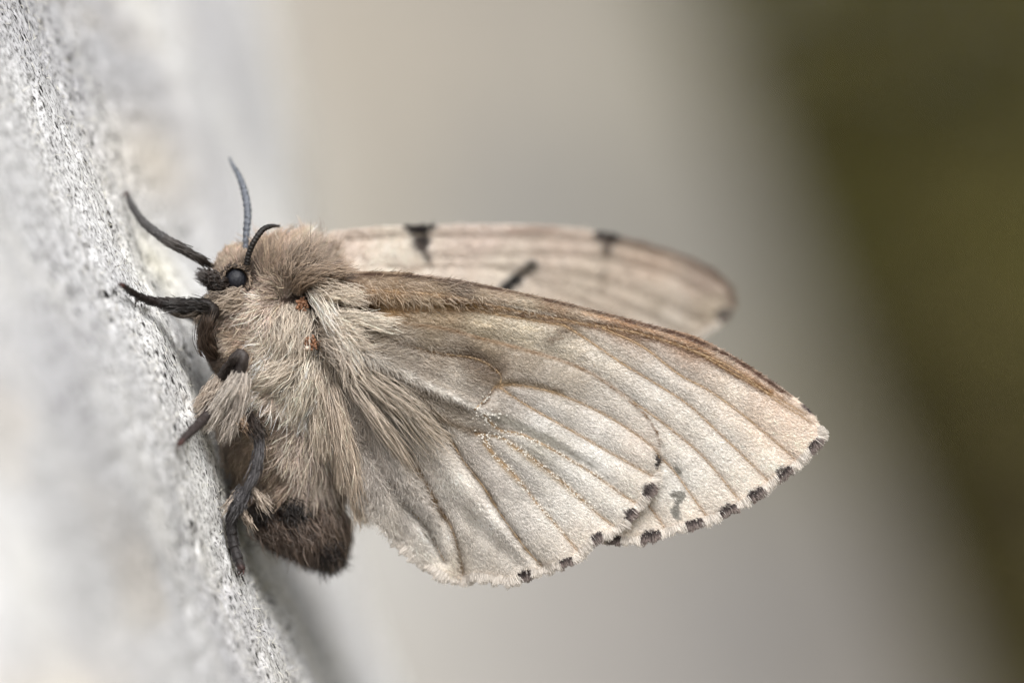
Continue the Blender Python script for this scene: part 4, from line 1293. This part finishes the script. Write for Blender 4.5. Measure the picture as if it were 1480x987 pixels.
# amber sclerites where the wings hinge
def granules(cx, cy, rx, ry, n, Y, seed):
    g = np.random.default_rng(seed)
    parts = []
    for k in range(n):
        a = g.uniform(0, 6.28); q = math.sqrt(g.random())
        x = cx + rx * q * math.cos(a); y = cy + ry * q * math.sin(a); r = g.uniform(1.0, 2.8)
        parts.append(sphere(P(x, y, Y + g.uniform(-.01, .012)), r / PX, 12, (g.uniform(.7, 1.3), g.uniform(.7, 1.2), g.uniform(.6, 1.3))))
    v, f = join(parts)
    part('wing_joint', v, f, M_AMBER)


granules(437, 440, 9, 11, 46, 0.012, 51)
granules(450, 496, 12, 10, 56, -0.03, 52)
v, f = sphere(P(444, 503, -0.055), 3.2 / PX, 16)
part('wing_joint', v, f, simple_mat('pale_sclerite', tuple(lin((214, 196, 178))), .35, .5, 0, 40, .1))['label'] = 'small pale knob on the wing hinge'

# ------------------------------------------------------------------ legs
def leg(segs, furs, tarsus=None, tcol=(40, 34, 32), col=(46, 42, 40), seed=1, claw=None, label=None):
    v, f, p, r = tube_px(segs[0], segs[1], 60, 16, 0.14, seed)
    o = part('leg', v, f, M_LEG, moth, np.tile(lin(col), (len(v), 1)))
    if label: o['label'] = label
    if tarsus:
        path, rads = tarsus
        nseg = 5                                            # five tarsal segments, each flared at its end
        n = 75
        p = catmull(path, n); tt = np.linspace(0, 1, n)
        rr = np.interp(tt, np.linspace(0, 1, len(rads)), rads) / PX
        rr = rr * (0.84 + 0.24 * ((tt * nseg) % 1.0) ** 0.7)
        v, f = tube(P(p[:, 0], p[:, 1], p[:, 2]), rr, 14, .08, seed)
        parts = [(v, f)]
        if claw:
            for c in claw:
                q = catmull(c, 10)
                parts.append(tube(P(q[:, 0], q[:, 1], q[:, 2]), np.linspace(2.2, .5, 10) / PX, 8))
        v, f = join(parts)
        cols = np.tile(lin(tcol), (len(v), 1))
        dend = np.linalg.norm(v - P(*path[-1]), axis=1)
        cols = cols + (np.array(lin((74, 42, 36))) - cols) * (np.exp(-(dend * PX / 9) ** 2))[:, None] * .8
        part('foot', v, f, M_LEG, o, cols)
        # short bristles along the foot
        g = np.random.default_rng(seed + 9); nb = 320
        i = g.integers(0, n, nb); a = g.uniform(0, 6.28, nb); t = np.linspace(0, 1, 3)
        L = g.uniform(2, 4.5, nb); c0 = P(p[i, 0], p[i, 1], p[i, 2])
        T = np.gradient(P(p[:, 0], p[:, 1], p[:, 2]), axis=0); T /= np.linalg.norm(T, axis=1)[:, None]
        ref = np.cross(T, [0, 1, 0]); ref /= np.linalg.norm(ref, axis=1)[:, None]; r2 = np.cross(T, ref)
        dr = ref[i] * np.cos(a)[:, None] + r2[i] * np.sin(a)[:, None]
        pts = c0[:, None] + dr[:, None] * (rr[i] * .95)[:, None, None] + (dr * .45 + T[i])[:, None] * (L / PX)[:, None, None] * t[None, :, None]
        curves_obj('bristles', pts, .0018 * (1 - .5 * t)[None] + np.zeros((nb, 1)), np.tile(lin(tcol), (nb, 1)) * g.uniform(.7, 2.2, (nb, 1)), M_HAIR, o, MB)
    for k, (path, w0, w1, n, c) in enumerate(furs):
        tuft('leg_fur', o, path, w0, w1, n, c, seed * 31 + k, K=7, r0=(0, .75), len_=(.18, .5), radius=.0021, dspread=.03, curl=.6)
    return o


# upper foreleg (far side of the head), reaching up the bark
leg(([(330, 402, .30), (312, 388, .26), (300, 381, .22), (276, 367, .2), (246, 350, .2), (236, 344, .2)], [4, 4, 4.5, 7.5, 8, 7]),
    [([(306, 384, .2), (280, 369, .17), (244, 350, .17)], 4.5, 5, 90, (58, 52, 48))],
    ([(246, 350, .2), (228, 338, .22), (208, 322, .30), (196, 306, .38), (188, 292, .46), (184, 282, .54)], [7, 7, 6.5, 5.5, 5, 3]),
    seed=3, claw=[[(184, 284, .54), (180, 279, .56), (178, 284, .57)], [(185, 283, .54), (184, 277, .56), (180, 278, .58)]], col=(60, 56, 54), tcol=(62, 60, 60), label='far foreleg stretched up in front of the head')
# near foreleg: furry femur, bent knee, black shin and foot
leg(([(312, 515, .16), (298, 490, .1), (298, 468, .06), (307, 452, .03), (300, 442, .02), (280, 441, .0), (258, 441, .0), (238, 439, .0)], [10, 12, 11, 10, 9.5, 9.5, 10, 9.5]),
    [([(312, 520, .1), (296, 492, .04), (300, 462, .0)], 8, 7, 260, (84, 70, 60)), ([(304, 446, -.02), (276, 441, -.03), (240, 441, -.03)], 6.5, 6.5, 160, (44, 40, 38)),
     ([(292, 450, .0), (268, 455, .0), (246, 450, .02)], 3, 3, 110, (96, 88, 80))],
    ([(242, 439, -.02), (222, 436, -.05), (204, 430, -.12), (190, 422, -.20), (181, 415, -.28), (176, 412, -.34)], [8, 7, 6, 5, 4.5, 3]),
    seed=4, claw=[[(178, 413, -.33), (172, 411, -.34), (171, 416, -.34)], [(180, 416, -.31), (176, 410, -.34), (171, 409, -.35)], [(198, 432, -.16), (196, 438, -.17), (195, 445, -.17)]], col=(34, 28, 26), tcol=(32, 25, 23), label='near foreleg bent at the knee with a black shin')
# far foreleg tip glimpsed behind
leg(([(300, 470, .5), (275, 455, .55), (252, 446, .6), (242, 436, .64)], [9, 8, 7, 6]), [],
    ([(243, 438, .64), (240, 428, .68), (237, 418, .72), (236, 411, .76)], [6.5, 6, 5, 3]), seed=5, label='blurred far leg behind the near foreleg', col=(60, 56, 54), tcol=(66, 64, 64))
# middle leg: dark knee, pale tufted shin, dark foot
leg(([(314, 556, .08), (322, 541, -.0), (334, 526, -.06), (345, 513, -.09), (351, 517, -.10), (346, 536, -.08), (332, 562, -.06), (314, 588, -.03), (302, 600, -.01)], [7, 7.5, 8, 9, 8.5, 7.5, 8, 7, 6]),
    [([(347, 538, -.10), (337, 558, -.10), (320, 584, -.07), (302, 612, -.03)], 6, 8, 480, (196, 186, 176)), ([(352, 536, -.09), (350, 565, -.08), (340, 600, -.05), (328, 632, -.03)], 5, 9, 330, (188, 176, 165)),
     ([(322, 548, -.0), (304, 572, .02), (288, 588, .06)], 8, 7, 420, (196, 180, 164)), ([(322, 541, -.03), (340, 518, -.11)], 4, 4, 60, (60, 52, 48))],
    ([(304, 594, -.04), (292, 608, -.15), (280, 620, -.26), (268, 632, -.38), (260, 641, -.46)], [7.5, 7, 6.5, 6, 4]),
    seed=6, claw=[[(261, 640, -.46), (257, 646, -.47), (259, 651, -.47)], [(263, 641, -.46), (258, 643, -.47), (255, 648, -.48)]], col=(56, 50, 48), tcol=(52, 45, 44), label='middle leg with dark knee and pale tufted shin')
# far middle leg tuft
leg(([(330, 580, .5), (312, 600, .5), (308, 640, .5)], [10, 9, 6]), [([(318, 590, .44), (310, 615, .42), (312, 650, .42), (322, 680, .42)], 9, 10, 700, (190, 172, 154))], seed=8, label='far middle leg seen as a pale hair tuft')
# hind leg: grey furry, hanging down to the bark
leg(([(345, 585, .12), (354, 602, .05), (366, 618, .0), (374, 632, -.03), (374, 655, -.04), (369, 680, -.04), (360, 700, -.04), (348, 720, -.03), (340, 736, -.03), (338, 745, -.03)], [7, 8, 8, 7.5, 4.5, 4.5, 5, 7.5, 7.5, 6]),
    [([(350, 598, .03), (362, 612, -.03), (374, 630, -.06)], 8, 7, 420, (58, 50, 46)), ([(374, 628, -.06), (374, 655, -.07), (368, 684, -.07), (358, 705, -.07)], 3.8, 4, 420, (78, 76, 79)),
     ([(356, 704, -.07), (346, 722, -.08), (338, 742, -.06)], 7, 6, 320, (92, 91, 95)), ([(352, 706, -.04), (338, 722, -.03), (326, 736, -.02)], 4, 4, 110, (190, 174, 158)),
     ([(362, 702, -.04), (372, 718, -.04), (384, 736, -.02)], 3, 7, 90, (190, 174, 158)), ([(336, 598, .0), (350, 610, -.02), (360, 622, -.03)], 5, 5, 240, (180, 152, 124)),
     ([(350, 730, -.03), (354, 744, -.04), (362, 760, -.02)], 3, 5, 60, (190, 172, 154))],
    ([(338, 738, -.03), (334, 756, -.03), (336, 776, -.03), (340, 796, -.04), (346, 812, -.05), (350, 824, -.06)], [9, 8.5, 8, 7.5, 7.5, 5]),
    seed=7, claw=[[(349, 823, -.06), (346, 829, -.06), (343, 831, -.06)], [(351, 822, -.06), (352, 828, -.07), (348, 831, -.08)], [(337, 738, -.05), (331, 741, -.05), (327, 745, -.05)]], col=(46, 43, 44), tcol=(38, 34, 34), label='hind leg with grey hair and a dark foot')
# far hind leg against the bark
leg(([(400, 730, 1.1), (402, 780, 1.55), (400, 805, 1.68)], [9, 8, 7]), [], ([(400, 800, 1.66), (400, 822, 1.72), (402, 838, 1.76)], [6, 5, 3]), seed=9, label='blurred far hind leg below the belly', col=(70, 64, 58), tcol=(72, 66, 60))
